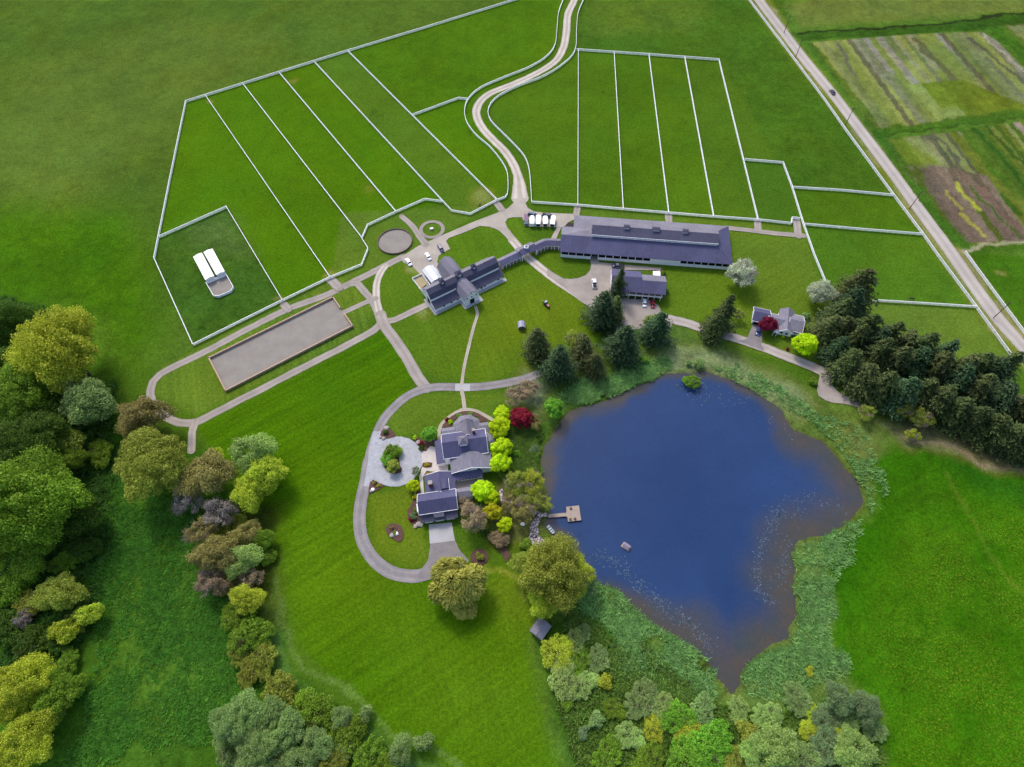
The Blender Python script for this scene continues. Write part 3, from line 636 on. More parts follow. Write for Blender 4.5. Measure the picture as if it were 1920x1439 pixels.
# flower beds (bark mulch)
beds = [Z(660, 700, 4.8, [(255, 590), (270, 520), (310, 490), (350, 505), (395, 560), (385, 575), (330, 590)]),
        Z(660, 700, 4.8, [(540, 590), (590, 570), (640, 610), (760, 590), (770, 640), (690, 660), (670, 705), (630, 700), (600, 640)]),
        Z(660, 700, 4.8, [(150, 1060), (165, 980), (200, 965), (240, 990), (300, 1010), (240, 1050), (150, 1090)]),
        Z(660, 700, 4.8, [(490, 1000), (600, 1000), (610, 1090), (600, 1390), (560, 1380), (510, 1320), (500, 1240), (540, 1180), (550, 1090)]),
        Z(660, 900, 4, [(250, 370), (275, 335), (330, 328), (370, 350), (390, 400), (380, 450), (350, 470), (300, 440), (265, 410)]),
        Z(660, 900, 4, [(1060, 450), (1100, 480), (1170, 520), (1190, 570), (1160, 620), (1130, 570), (1090, 510)]),
        Z(690, 790, 10.28, [(540, 510), (620, 540), (630, 600), (600, 720), (620, 860), (655, 920), (640, 990), (520, 1025), (390, 990), (310, 890), (270, 760), (290, 620), (350, 520), (430, 480)]),
        Z(660, 700, 4.8, [(815, 470), (860, 420), (930, 370), (1010, 345), (1100, 350), (1180, 390), (1225, 430), (1150, 440), (1130, 390), (950, 400), (900, 440), (900, 480), (820, 490)]),
        Z(690, 790, 10.28, [(1040, 880), (1060, 810), (1240, 805), (1230, 890), (1120, 900)]),
        A2([(1000, 600), (1045, 640), (1048, 820), (1000, 890), (990, 880), (1035, 800), (1035, 660), (1005, 650)]),
        Z(1280, 480, 3, [(788, 590), (870, 610), (850, 650), (800, 625)])]
for q in beds: patch('flower_bed', q, MMULCH, True)
tag(sheet('flower_bed', disc(899, 1045, 3.0, 2.8), .28, MMULCH), kind='structure')
# stepping stones down to the dock
m, t, b = newmat('stone_path'); pos = geo_pos(t); vo = N(t, 'ShaderNodeTexVoronoi'); vo.feature = 'DISTANCE_TO_EDGE'; vo.inputs['Scale'].default_value = .9; t.links.new(pos, vo.inputs[0])
c = mixc(t, lin((92, 80, 84)), lin((190, 180, 180)), ramp(t, vo.outputs['Distance'], [(.05, 0.0), (.16, 1.0)])); t.links.new(c, b.inputs['Base Color']); b.inputs['Roughness'].default_value = .9
ribbon('stone_path', Z(880, 880, 8, [(480, 330), (490, 450), (560, 500), (640, 490), (740, 440), (830, 400), (900, 470), (930, 600), (1000, 660), (1100, 690), (1150, 690)]), 1.5, m, 1.0, .5)
ribbon('stone_path', Z(880, 880, 8, [(1060, 690), (1010, 780), (970, 870), (985, 940), (960, 1010), (920, 1070), (1000, 1060), (1060, 1110)]), lambda t_: 1.6 + t_ * 2.2, m, 1.0, .5)
# ============================================================ fences
def post_mesh(h=1.5, s=.15):
    mb = MB(); mb.box(-s / 2, s / 2, -s / 2, s / 2, 0, h); mb.box(-s * .75, s * .75, -s * .75, s * .75, h, h + .05)
    me = bpy.data.meshes.new('post'); me.from_pydata(mb.v, [], mb.f); me.update(); me.materials.append(MFENCE); return me
POSTM = post_mesh()
FG_ = 'white plank fences of the estate'
def fence(pts, label, curve=False, spacing=2.7, h=1.45, group=FG_, rails=(.32, .68, 1.04, 1.38), solid=False, postmesh=None, mat=None, name='plank_fence', rh=.2):
    mat = mat or MFENCE; w = [np.array(p) for p in (catmull(PP(pts), 3.0) if curve else PP(pts))]
    o0 = w[0]; root = empty(name, (o0[0], o0[1], 0), 0, label, 'fence', group)
    segs = list(zip(w, w[1:])); tot = sum(np.hypot(*(b_ - a_)) for a_, b_ in segs)
    for rz in rails:
        mb = MB()
        for a_, b_ in segs:
            d = b_ - a_; L = np.hypot(*d)
            if L < .01: continue
            d /= L; n_ = np.array([-d[1], d[0]]) * .03; A = a_ - o0; B = b_ - o0
            mb.hull([(*(A + n_), rz - rh / 2), (*(B + n_), rz - rh / 2), (*(B - n_), rz - rh / 2), (*(A - n_), rz - rh / 2)], [(*(A + n_), rz + rh / 2), (*(B + n_), rz + rh / 2), (*(B - n_), rz + rh / 2), (*(A - n_), rz + rh / 2)])
        mb.build('rail', mat, root)
    mb = MB()
    for a_, b_ in segs:
        d = b_ - a_; L = np.hypot(*d)
        if L < .01: continue
        d /= L; n_ = np.array([-d[1], d[0]]) * .11; A = a_ - o0; B = b_ - o0; z0 = h + .035
        mb.hull([(*(A + n_), z0), (*(B + n_), z0), (*(B - n_), z0), (*(A - n_), z0)], [(*(A + n_), z0 + .04), (*(B + n_), z0 + .04), (*(B - n_), z0 + .04), (*(A - n_), z0 + .04)])
    mb.build('cap_rail', mat, root)
    sp_ = max(spacing, tot / 95.0); pos_ = 0.0; nxt = 0.0; acc = 0.0
    for a_, b_ in segs:
        L = np.hypot(*(b_ - a_)); d = (b_ - a_) / max(L, 1e-6)
        while nxt <= acc + L + 1e-6:
            p = a_ + d * (nxt - acc) - o0; q = link('post', postmesh or POSTM, None, root); q.location = (p[0], p[1], 0); q.rotation_euler = (0, 0, math.atan2(d[1], d[0])); nxt += sp_
        acc += L
    return root
fence([(973, 0), (812, 50), (640, 102), (350, 193)], 'long white fence along the top edge of the left paddocks')
fence([(350, 193), (320, 340), (291, 487)], 'white fence down the far left side, above the field shelter paddock')
fence([(291, 487), (364, 649)], 'white fence left of the twin roofed shelter, down to the riding arena lane')
fence([(364, 649), (531, 566), (620, 523), (679, 499), (691, 469)], 'white fence along the lane above the long riding arena')
fence([(691, 469), (679, 450), (690, 425), (743, 400), (797, 376.5), (831, 381), (847, 398), (882, 404), (932, 378), (947, 373)], 'zigzag white fence round the lunging ring and mounting circle')
fence([(300, 447), (426, 391)], 'short white fence above the twin roofed field shelter', spacing=2.7)
fence([(426, 391), (531, 566)], 'white fence right of the twin roofed field shelter')
for a_, b_, l_ in (((387, 183), (620, 523), 'leftmost long diagonal divider fence between left paddocks'), ((457, 161), (680, 450), 'second diagonal divider fence from the left paddock corner'),
                   ((525, 140), (743, 400), 'middle diagonal divider fence ending above the round lunging ring'), ((591, 120), (831, 381), 'fourth diagonal divider fence, ending at the zigzag fence'),
                   ((653, 99), (932, 378), 'rightmost diagonal divider fence, meeting the lane near the junction')):
    fence([a_, b_], l_)
fence([(773, 219), (860, 187), (877, 189)], 'short white cross fence left of the driveway bend')
DL = Z(640, 0, 3, [(1258, -40), (1250, 0), (1222, 80), (1212, 180), (1200, 265), (1150, 330), (1050, 390), (900, 450), (780, 505), (715, 565), (695, 625), (705, 695), (760, 770), (830, 830), (890, 900), (930, 970), (938, 1040), (935, 1100), (921, 1119)])
DR = Z(640, 0, 3, [(1380, -40), (1365, 0), (1332, 80), (1322, 180), (1318, 275), (1290, 330), (1210, 395), (1120, 445), (1000, 490), (890, 545), (842, 590), (825, 640), (842, 690), (900, 750), (970, 820), (1030, 890), (1055, 960), (1065, 1060), (1070, 1145)])
fence(DL, 'curving white fence on the left of the winding driveway', True)
fence(DR, 'curving white fence on the right of the winding driveway', True)
fence([(997, 382), (1083, 387.5), (1168, 395), (1253, 402), (1337, 409), (1420, 415), (1483, 422), (1483, 411), (1498, 413)], 'white fence behind the long stable building')
fence([(1081, 96), (1216, 105), (1347, 115)], 'white fence along the top of the right paddocks')
for a_, b_, l_ in (((1084, 97), (1083, 387), 'leftmost upright divider fence of the right paddocks'), ((1151, 101), (1168, 395), 'second divider fence of the right paddocks'), ((1216, 105), (1253, 402), 'middle divider fence of the right paddocks'),
                   ((1283, 110), (1337, 409), 'fourth divider fence of the right paddocks'), ((1347, 115), (1420, 415), 'outer right fence of the right paddocks')):
    fence([a_, b_], l_)
fence([(1395, 302), (1467, 308)], 'short white fence topping the small corner paddock')
fence([(1467, 308), (1484, 354), (1505, 423), (1525, 480), (1548, 536)], 'white fence from the small corner paddock down to the blossom tree')
fence([(1484, 354), (1580, 360), (1674, 369)], 'upper white cross fence reaching the roadside fence')
fence([(1505, 423), (1616, 433), (1728, 442)], 'middle white cross fence reaching the roadside fence')
fence([(1635, 566), (1720, 571), (1827, 578)], 'lower white cross fence behind the tall conifer grove')
fence([(1388, -20), (1402, 0), (1447, 60), (1480, 103), (1545, 190)], 'white roadside fence left of the road, far end')
fence([(1545, 190), (1587, 250), (1674, 369), (1728, 441)], 'white roadside fence left of the road, middle stretch')
fence([(1728, 441), (1757, 482), (1827, 577), (1893, 668)], 'white roadside fence left of the road, near end by the conifers')
fence([(1807, 475), (1863, 552), (1920, 629), (1990, 720)], 'white fence on the right side of the road')

# ============================================================ buildings
def windows(parent, specs, mat=None, name='window'):
    for s in specs:
        mb = MB(); mb.box(*s); mb.build(name, mat or MGLASS, parent)
def gable(parent, u0, u1, v0, v1, ze, zr, over=.4, wall=True, roofmat=None, wallmat=None, ridge='u', z0=0, t=.2, names=('wall', 'roof')):
    rm = roofmat or MROOF; wm = wallmat or MW
    if ridge == 'u':
        c = (v0 + v1) / 2; s = (zr - ze) / (c - v0)
        if wall: mb = MB(); mb.extr([(v0, z0), (v1, z0), (v1, ze - t), (c, zr - t), (v0, ze - t)], u0 + .01, u1 - .01); mb.build(names[0], wm, parent)
        pr_ = [(v0 - over, ze - s * over), (c, zr), (v1 + over, ze - s * over)]; mb = MB(); mb.shell(pr_, u0 - over, u1 + over, t); ro_ = mb.build(names[1], rm, parent)
        for e_ in (u0 - over - .14, u1 + over): mb = MB(); mb.shell([(a_, z_ + .04) for a_, z_ in pr_], e_, e_ + .14, t + .1); mb.build('bargeboard', MW, ro_)
        for y_, z_ in ((pr_[0][0] - .14, pr_[0][1]), (pr_[2][0], pr_[2][1])): mb = MB(); mb.box(u0 - over, u1 + over, y_, y_ + .14, z_ - .2, z_ - .02); mb.build('gutter', MW, ro_)
    else:
        c = (u0 + u1) / 2; s = (zr - ze) / (c - u0)
        if wall: mb = MB(); mb.extr([(u0, z0), (u1, z0), (u1, ze - t), (c, zr - t), (u0, ze - t)], v0 + .01, v1 - .01, 'v'); mb.build(names[0], wm, parent)
        pr_ = [(u0 - over, ze - s * over), (c, zr), (u1 + over, ze - s * over)]; mb = MB(); mb.shell(pr_, v0 - over, v1 + over, t, 'v'); ro_ = mb.build(names[1], rm, parent)
        for e_ in (v0 - over - .14,) + (() if v1 > -3 else (v1 + over,)): mb = MB(); mb.shell([(a_, z_ + .04) for a_, z_ in pr_], e_, e_ + .14, t + .1, 'v'); mb.build('bargeboard', MW, ro_)
def fascia(parent, u0, u1, v, z, h=.25, name='fascia'):
    mb = MB(); mb.box(u0, u1, v - .06, v, z - h, z); mb.build(name, MW, parent)
# ---- gambrel barn
BA = R(31.6); b0 = P(818, 586)
barn = empty('barn', (*b0, 0), BA, 'large white gambrel barn with crossing wings and three dark cupolas', 'barn')
LB = 33.2
mb = MB(); mb.extr([(3.1, 0), (9.4, 0), (9.4, 5.2), (8.4, 7.1), (6.25, 8.35), (4.1, 7.1), (3.1, 5.2)], 0, LB); mb.build('main_wall', MW, barn)
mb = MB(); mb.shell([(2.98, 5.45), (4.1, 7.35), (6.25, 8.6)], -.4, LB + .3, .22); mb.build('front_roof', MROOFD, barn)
mb = MB(); mb.shell([(6.25, 8.6), (8.45, 7.35), (9.7, 5.15)], -.4, LB + .3, .22); mb.build('rear_roof', MROOFM, barn)  # same shingles as the front, sunlight painted in as a lighter tone
mb = MB(); mb.extr([(0, 0), (3.08, 0), (3.08, 3.9), (0, 2.6)], .02, LB - .02); mb.build('lean_to_wall', MW, barn)
mb = MB(); mb.extr([(9.42, 0), (12.5, 0), (12.5, 2.6), (9.42, 3.9)], .02, LB - .02); mb.build('lean_to_wall', MW, barn)
for u0_, u1_ in ((-.35, 11.7), (19.1, LB + .7)):
    mb = MB(); mb.shell([(-.45, 2.55), (3.08, 4.2)], u0_, u1_, .18); mb.build('lean_to_roof', MROOFD, barn)
mb = MB(); mb.shell([(9.42, 4.2), (12.95, 2.55)], -.35, LB + .4, .18); mb.build('lean_to_roof', MROOFM, barn)
for u0_, u1_ in ((0, 11.8), (19, LB)):
    mb = MB(); mb.box(u0_, u1_, 2.9, 3.07, 4.2, 5.2); mb.build('clerestory_band', MW, barn)
def gamb(uc, hw, ze, zr):
    return [(uc - hw, ze), (uc - hw * .62, ze + (zr - ze) * .62), (uc, zr), (uc + hw * .62, ze + (zr - ze) * .62), (uc + hw, ze)]
pr = gamb(15.4, 3.45, 4.9, 8.15)
mb = MB(); mb.extr([(11.95, 0), (18.85, 0)] + [(a_, z_ - .2) for a_, z_ in reversed(pr)], -4.05, 3.4, 'v'); mb.build('front_wing_wall', MW, barn)
mb = MB(); mb.shell([(pr[0][0] - .35, pr[0][1] - .5)] + pr[1:4] + [(pr[4][0] + .35, pr[4][1] - .5)], -4.5, 6.2, .2, 'v'); mb.build('front_wing_roof', MROOFM, barn)
pr = gamb(15.2, 4.0, 4.6, 8.5)
mb = MB(); mb.extr([(11.3, 0), (19.1, 0)] + [(a_, z_ - .2) for a_, z_ in reversed(pr)], 9.4, 18.2, 'v'); mb.build('rear_wing_wall', MW, barn)
mb = MB(); mb.shell([(pr[0][0] - .3, pr[0][1] - .5)] + pr[1:4] + [(pr[4][0] + .3, pr[4][1] - .5)], 6.3, 18.7, .2, 'v'); mb.build('rear_wing_roof', MROOFM, barn)
for uc, s_ in ((7.2, .85), (15.3, 1.15), (22.6, .85)):
    mb = MB(); mb.box(uc - s_, uc + s_, 6.25 - s_, 6.25 + s_, 7.6, 9.5); c_ = mb.build('cupola', MROOFD, barn)
    mb = MB(); z_ = 9.5; q = s_ + .35; n_ = len(mb.v); mb.v += [(uc - q, 6.25 - q, z_), (uc + q, 6.25 - q, z_), (uc + q, 6.25 + q, z_), (uc - q, 6.25 + q, z_), (uc, 6.25, z_ + 1.3)]
    mb.f += [(0, 1, 4), (1, 2, 4), (2, 3, 4), (3, 0, 4), (3, 2, 1, 0)]; mb.build('cupola_roof', MROOFD, c_)
    mb = MB(); mb.box(uc - s_ * .55, uc + s_ * .55, 6.25 - s_ - .05, 6.25 - s_ - .005, 8.5, 9.2); mb.build('louvre', MW, c_)
mb = MB(); mb.box(-.06, -.01, 5.0, 7.5, 0, 3.1); mb.build('barn_door', MDARK, barn)
mb = MB(); mb.box(14.4, 16.5, -4.11, -4.06, 0, 2.9); mb.build('barn_door', MDARK, barn)
windows(barn, [(12.9, 13.5, -4.11, -4.06, 3.9, 4.6), (15.1, 15.7, -4.11, -4.06, 3.9, 4.6), (17.3, 17.9, -4.11, -4.06, 3.9, 4.6), (15.15, 15.65, -4.11, -4.06, 6.2, 6.8)] +
        [(u_, u_ + .9, -.05, -.005, 1.2, 1.9) for u_ in (3.6, 7.2, 10.2, 23.8, 30.6)] + [(22.0, 23.0, -.06, -.005, .9, 2.1)])
mb = MB(); mb.prism([(-1.3, -1.3), (11.0, -1.3), (11.0, -5.4), (20.2, -5.4), (20.2, -1.4), (34.7, -1.4), (34.7, .4), (19, .4), (19, -3.9), (12, -3.9), (12, .4), (.3, .4), (.3, 9), (-1.3, 9)], .02, .14)
mb.build('plinth', MCONC, barn)
mb = MB(); mb.box(33.3, 33.55, 5.6, 6.9, 7.9, 8.15); mb.build('hay_hood', MW, barn)
# ---- pale shed and pen beside it
shed = empty('open_shed', (*P(770, 480), 0), 0)
def loc(o, a, u, v): return (o[0] + math.cos(a) * u - math.sin(a) * v, o[1] + math.sin(a) * u + math.cos(a) * v, 0)
shed.location = loc(b0, BA, 5.6, 13.6); shed.rotation_euler = (0, 0, BA); tag(shed, 'small open shed with pale metal roof beside the barn rear wing', 'shed')
mb = MB(); mb.shell([(-.3, 2.4), (1.3, 3.1), (3.2, 3.3), (5.1, 2.7)], 0, 8.6, .12, 'v'); mb.build('roof', MMETALROOF, shed)
mb = MB(); mb.box(4.4, 4.55, .2, 8.3, 0, 2.6); mb.box(0.2, 4.4, .2, .35, 0, 2.5); mb.build('wall', MW, shed)
for v_ in (.6, 3.2, 5.8, 8.2):
    mb = MB(); mb.box(.05, .2, v_, v_ + .15, 0, 2.5); mb.build('post', MW, shed)
def lpen(o, a, pts, label, cat, h=1.2, t=.15, mat=None, name='pen', close=True, panel='panel'):
    r_ = empty(name, (*o, 0), a, label, cat); n_ = len(pts)
    for i in range(n_ if close else n_ - 1):
        (x0, y0), (x1, y1) = pts[i], pts[(i + 1) % n_]; d = np.array([x1 - x0, y1 - y0]); d = d / np.hypot(*d); n2 = np.array([-d[1], d[0]]) * t / 2
        mb = MB(); A = np.array([x0, y0]); B = np.array([x1, y1])
        mb.hull([(*(A + n2), 0.02), (*(B + n2), 0.02), (*(B - n2), .02), (*(A - n2), .02)], [(*(A + n2), h), (*(B + n2), h), (*(B - n2), h), (*(A - n2), h)]); mb.build(panel, mat or MFENCE, r_)
    return r_
lpen(b0, BA, [(.1, 12.9), (-.1, 21.7), (4.6, 21.7), (4.7, 13.6)], 'small white walled turnout pen at the barn corner', 'pen', close=False)
patch('pen_sand', [(775, 526), (790, 518.5), (802, 532), (787, 545)], surf('pen_ground', (168, 156, 122), .2, .6, .95, world=True))
# ---- covered walkway barn -> arena
wk = empty('covered_walkway', (*P(947, 517), 0), 0, 'covered walkway with slate roof linking barn and long stable building', 'walkway')
wb = np.array(P(947, 517))
def L2(p, z=0): q = np.array(P(*p, z)) - wb; return (q[0], q[1])
def walk(name, ridge, hw, ze, zr, mats=(MROOFM, MROOF)):
    q = [np.array(L2(p, zr)) for p in ridge]; dirs = [(b_ - a_) / np.hypot(*(b_ - a_)) for a_, b_ in zip(q, q[1:])]
    nn = []
    for i in range(len(q)):
        d = dirs[max(0, i - 1)] + dirs[min(len(dirs) - 1, i)]; d = d / np.hypot(*d); nn.append(np.array([-d[1], d[0]]))
    for side, nm, mt in ((1, 'far_roof', mats[0]), (-1, 'near_roof', mats[1])):  # far side takes the lighter copy, sun painted into its colour
        mb = MB()
        for i in range(len(q) - 1):
            e0 = q[i] + nn[i] * hw * side; e1 = q[i + 1] + nn[i + 1] * hw * side
            mb.hull([(*q[i], zr - .12), (*q[i + 1], zr - .12), (*e1, ze - .12), (*e0, ze - .12)], [(*q[i], zr), (*q[i + 1], zr), (*e1, ze), (*e0, ze)])
        mb.build(nm, mt, wk)
    return q, nn
w1, n1 = walk('a', [(935, 490.5), (974, 472)], 2.3, 2.7, 3.7)
w2, n2 = walk('b', [(973, 469.5), (1002, 457)], 2.7, 3.6, 4.8)
w3, n3 = walk('c', [(1000, 462), (1010, 457), (1022, 451.5), (1034, 451), (1052, 452)], 2.3, 2.7, 3.7)
for q, nn, ze, k in ((w1, n1, 2.6, 6), (w3, n3, 2.6, 7), (w2, n2, 3.5, 2)):
    seg = [np.hypot(*(b_ - a_)) for a_, b_ in zip(q, q[1:])]; T = sum(seg); hw_ = 2.1
    for j in range(k):
        s_ = T * (j + .5) / k if k > 2 else T * (.04 + .92 * j); i = 0
        while i < len(seg) - 1 and s_ > seg[i]: s_ -= seg[i]; i += 1
        p = q[i] + (q[i + 1] - q[i]) * s_ / seg[i]
        for sg in (-1, 1):
            e = p + nn[i] * hw_ * sg * (1.15 if k == 2 else 1); mb = MB(); r_ = .12 if k > 2 else .2; mb.box(e[0] - r_, e[0] + r_, e[1] - r_, e[1] + r_, 0, ze); mb.build('post', MW, wk)
    for sg in (-1, 1):
        mb = MB()
        for i in range(len(q) - 1):
            A = q[i] + nn[i] * hw_ * sg * 1.08; B = q[i + 1] + nn[i + 1] * hw_ * sg * 1.08; o_ = nn[i] * .07
            mb.hull([(*(A + o_), ze - .3), (*(B + o_), ze - .3), (*(B - o_), ze - .3), (*(A - o_), ze - .3)], [(*(A + o_), ze - .02), (*(B + o_), ze - .02), (*(B - o_), ze - .02), (*(A - o_), ze - .02)])
        mb.build('eave_beam', MW, wk)
for k_, (q, nn) in enumerate(((w1, n1), (w3, n3))):
    mb = MB()
    for i in range(len(q) - 1): mb.quad((*(q[i] - nn[i] * 2), .2), (*(q[i + 1] - nn[i + 1] * 2), .2), (*(q[i + 1] + nn[i + 1] * 2), .2), (*(q[i] + nn[i] * 2), .2))
    mb.build('floor', MBRICK if 0 else surf('walk_paving%d' % k_, (140, 128, 128), .2, 1.0), wk)
pk = np.array(L2((987, 464), 4.9)); mb = MB(); mb.box(pk[0] - .9, pk[0] + .9, pk[1] - .7, pk[1] + .7, 4.3, 5.3)
cw = mb.build('cupola', MW, wk); mb = MB(); mb.box(pk[0] - .5, pk[0] + .5, pk[1] - .4, pk[1] + .4, 5.3, 5.5); mb.build('cupola_roof', MROOFD, cw)
# ---- long indoor arena / stable
b1 = P(1051, 482.5)
ar = empty('indoor_arena', (*b1, 0), R(-7.2), 'very long white indoor riding hall with dark hipped roof and raised clerestory', 'riding hall')
mb = MB(); mb.box(0, 13.4, 0, .2, 0, 1.65); mb.box(16.6, 74.2, 0, .2, 0, 1.65); mb.box(39.7, 52.6, .01, .19, 1.65, 3.85); mb.box(0, .2, .2, 15, 0, 3.2); mb.box(74.0, 74.2, .2, 22.6, 0, 3.2)
mb.box(5.2, 74.0, 22.4, 22.6, 0, 3.2); mb.box(.2, 5.2, 14.8, 15.0, 0, 3.2); mb.box(5.2, 5.4, 15.0, 22.4, 0, 3.2); mb.build('wall', MW, ar)
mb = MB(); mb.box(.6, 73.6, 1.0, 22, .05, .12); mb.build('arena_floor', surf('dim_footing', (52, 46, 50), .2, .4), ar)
mb = MB(); mb.box(.4, 73.6, 3.2, 3.4, .15, 4.6); mb.build('inner_wall', MDARK, ar)  # near-black colour paints the interior shade seen through the openings
for u_ in [0.15 + i * 3.33 for i in range(5)] + [16.65 + i * 3.29 for i in range(8)] + [52.7 + i * 3.05 for i in range(8)]:
    if 13.6 < u_ < 16.4: continue
    mb = MB(); mb.box(u_ - .14, u_ + .14, -.03, .24, 1.66, 3.8); mb.build('post', MW, ar)
EZ = 3.95; KZ = 7.0; KV = 7.0; KB = 15.6; VB = 22.6
def slab(mb, pts, t=.2): mb.hull([(x, y, z - t) for x, y, z in pts], pts)
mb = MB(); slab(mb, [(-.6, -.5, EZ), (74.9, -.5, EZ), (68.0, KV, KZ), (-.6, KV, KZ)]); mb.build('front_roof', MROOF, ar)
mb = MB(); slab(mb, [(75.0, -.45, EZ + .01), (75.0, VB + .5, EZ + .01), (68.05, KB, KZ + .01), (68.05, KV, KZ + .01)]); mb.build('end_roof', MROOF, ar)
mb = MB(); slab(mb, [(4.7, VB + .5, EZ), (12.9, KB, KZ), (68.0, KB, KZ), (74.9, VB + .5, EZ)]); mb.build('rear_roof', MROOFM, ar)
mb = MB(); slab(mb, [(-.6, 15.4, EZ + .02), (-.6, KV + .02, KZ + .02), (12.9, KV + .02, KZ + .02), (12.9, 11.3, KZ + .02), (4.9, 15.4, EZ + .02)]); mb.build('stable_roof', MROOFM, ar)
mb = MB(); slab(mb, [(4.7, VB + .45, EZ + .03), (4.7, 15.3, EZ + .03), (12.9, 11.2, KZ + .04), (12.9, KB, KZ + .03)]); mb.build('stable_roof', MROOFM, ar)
mb = MB(); mb.extr([(KV + .15, KZ - .3), (KB - .15, KZ - .3), (KB - .15, KZ + 1.2), (11.3, KZ + 2.85), (KV + .15, KZ + 1.2)], 13.0, 67.9); cl = mb.build('clerestory', MW, ar)
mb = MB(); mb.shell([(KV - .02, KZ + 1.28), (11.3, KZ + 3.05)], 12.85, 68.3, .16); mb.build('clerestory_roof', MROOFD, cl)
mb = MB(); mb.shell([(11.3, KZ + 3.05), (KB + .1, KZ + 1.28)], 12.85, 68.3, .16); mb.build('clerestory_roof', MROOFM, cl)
u_ = 14.0
for g_ in range(17):
    for k_ in range(3):
        s_ = 13.9 + g_ * 3.16 + k_ * .85
        if s_ + .75 < 67.6: mb = MB(); mb.box(s_, s_ + .52, KV + .08, KV + .14, KZ + .52, KZ + .95); mb.build('window', MGLASS, cl)
for uc in (28.0, 40.8, 53.6):
    s_ = 1.1 if uc != 40.8 else 1.5
    mb = MB(); mb.box(uc - s_, uc + s_, 10.4, 12.2, 9.0, 10.5); c_ = mb.build('cupola', MW, ar)
    mb = MB(); mb.shell([(10.1, 10.45), (11.3, 11.0), (12.5, 10.45)], uc - s_ - .25, uc + s_ + .25, .12); mb.build('cupola_roof', MROOFD, c_)
mb = MB(); mb.box(13.0, 67.9, KV + .05, KV + .13, KZ + .02, KZ + .3); mb.build('sill_board', MW, cl)
mb = MB(); mb.box(12.85, 68.3, KV - .16, KV - .03, KZ + 1.02, KZ + 1.3); mb.build('gutter', MW, cl)
# ---- staff house with balcony
b2 = P(1177, 561)
h2 = empty('house', (*b2, 0), R(-7), 'two-storey white house with grey roof and front balcony behind the gravel yard', 'house')
mb = MB(); mb.extr([(1.6, 0), (11.4, 0), (11.4, 4.75), (6.0, 7.2), (1.6, 4.75)], -7.4, 4.6); mb.box(4.6, 14.4, 1.6, 10.0, 0, 4.75); mb.build('wall', MW, h2)
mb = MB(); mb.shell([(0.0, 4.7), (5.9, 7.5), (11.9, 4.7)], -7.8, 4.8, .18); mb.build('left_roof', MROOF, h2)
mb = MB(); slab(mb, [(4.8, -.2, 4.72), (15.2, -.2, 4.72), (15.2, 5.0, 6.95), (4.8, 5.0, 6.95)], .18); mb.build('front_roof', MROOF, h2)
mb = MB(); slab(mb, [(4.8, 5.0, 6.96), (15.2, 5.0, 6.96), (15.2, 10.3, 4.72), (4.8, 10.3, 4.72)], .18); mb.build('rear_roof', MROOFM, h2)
mb = MB(); mb.extr([(1.7, 4.6), (9.9, 4.6), (5.0, 6.8)], 14.2, 14.45); mb.build('gable_wall', MW, h2)
mb = MB(); mb.box(-.4, 14.2, .1, 1.6, 2.45, 2.65); mb.build('balcony_floor', MWOODT, h2)
mb = MB(); mb.box(-.4, 14.2, .04, .14, 2.3, 3.1); mb.build('balcony_rail', MW, h2)
for u_ in (.1, 3.0, 5.9, 8.4, 10.9, 13.5):
    mb = MB(); mb.box(u_ - .12, u_ + .12, .0, .24, 0, 4.6); mb.build('post', MW, h2)
windows(h2, [(u_, u_ + 1.9, 1.53, 1.58, 2.9, 4.3) for u_ in (.5, 3.2, 6.0, 8.7, 11.4)])
mb = MB(); mb.box(1.0, 12.6, 1.52, 1.58, .1, 2.1); mb.build('garage_front', surf('brown_panels', (128, 104, 96), .2, .8), h2)
mb = MB(); mb.box(10.1, 13.2, 10.2, 13.0, 4.2, 4.4); d_ = mb.build('rear_deck', MWHITEROOF, h2)
mb = MB(); mb.box(-7.95, -7.83, .1, 11.8, 3.9, 4.7); mb.build('bargeboard', MW, h2)
# ---- cottage with red maple
b3 = P(1433, 590)
h3 = empty('cottage', (*b3, 0), R(-18), 'small white cottage with grey cross-gabled roof beside the red maple', 'house')
gable(h3, -4.8, 1.2, -6.3, .4, 2.5, 4.1, .4, names=('garage_wall', 'garage_roof'))
gable(h3, 1.25, 8.6, -7.6, -1.0, 2.5, 4.2, .35, names=('middle_wall', 'middle_roof'), roofmat=MROOFM)
gable(h3, 5.6, 11.0, -8.9, 2.3, 2.7, 4.6, .4, ridge='v', names=('cross_wall', 'cross_roof'), roofmat=MROOFM)
gable(h3, 9.6, 14.5, -7.2, 1.0, 2.6, 4.4, .4, names=('east_wall', 'east_roof'), roofmat=MROOFM)
windows(h3, [(6.6, 7.6, -8.96, -8.9, 1.0, 2.0), (8.6, 9.6, -8.96, -8.9, 1.0, 2.0), (2.5, 3.6, -7.66, -7.59, 1.0, 2.0), (12.0, 13.2, -7.26, -7.19, 1.0, 2.0)])
mb = MB(); mb.box(-4.2, .6, -6.37, -6.29, .05, 2.1); mb.build('garage_door', MDARK, h3)
mb = MB(); mb.box(3.8, 5.4, -10.3, -7.7, 2.25, 2.35); mb.box(3.9, 4.05, -10.2, -10.05, 0, 2.25); mb.box(5.2, 5.35, -10.2, -10.05, 0, 2.25); mb.build('porch', MW, h3)
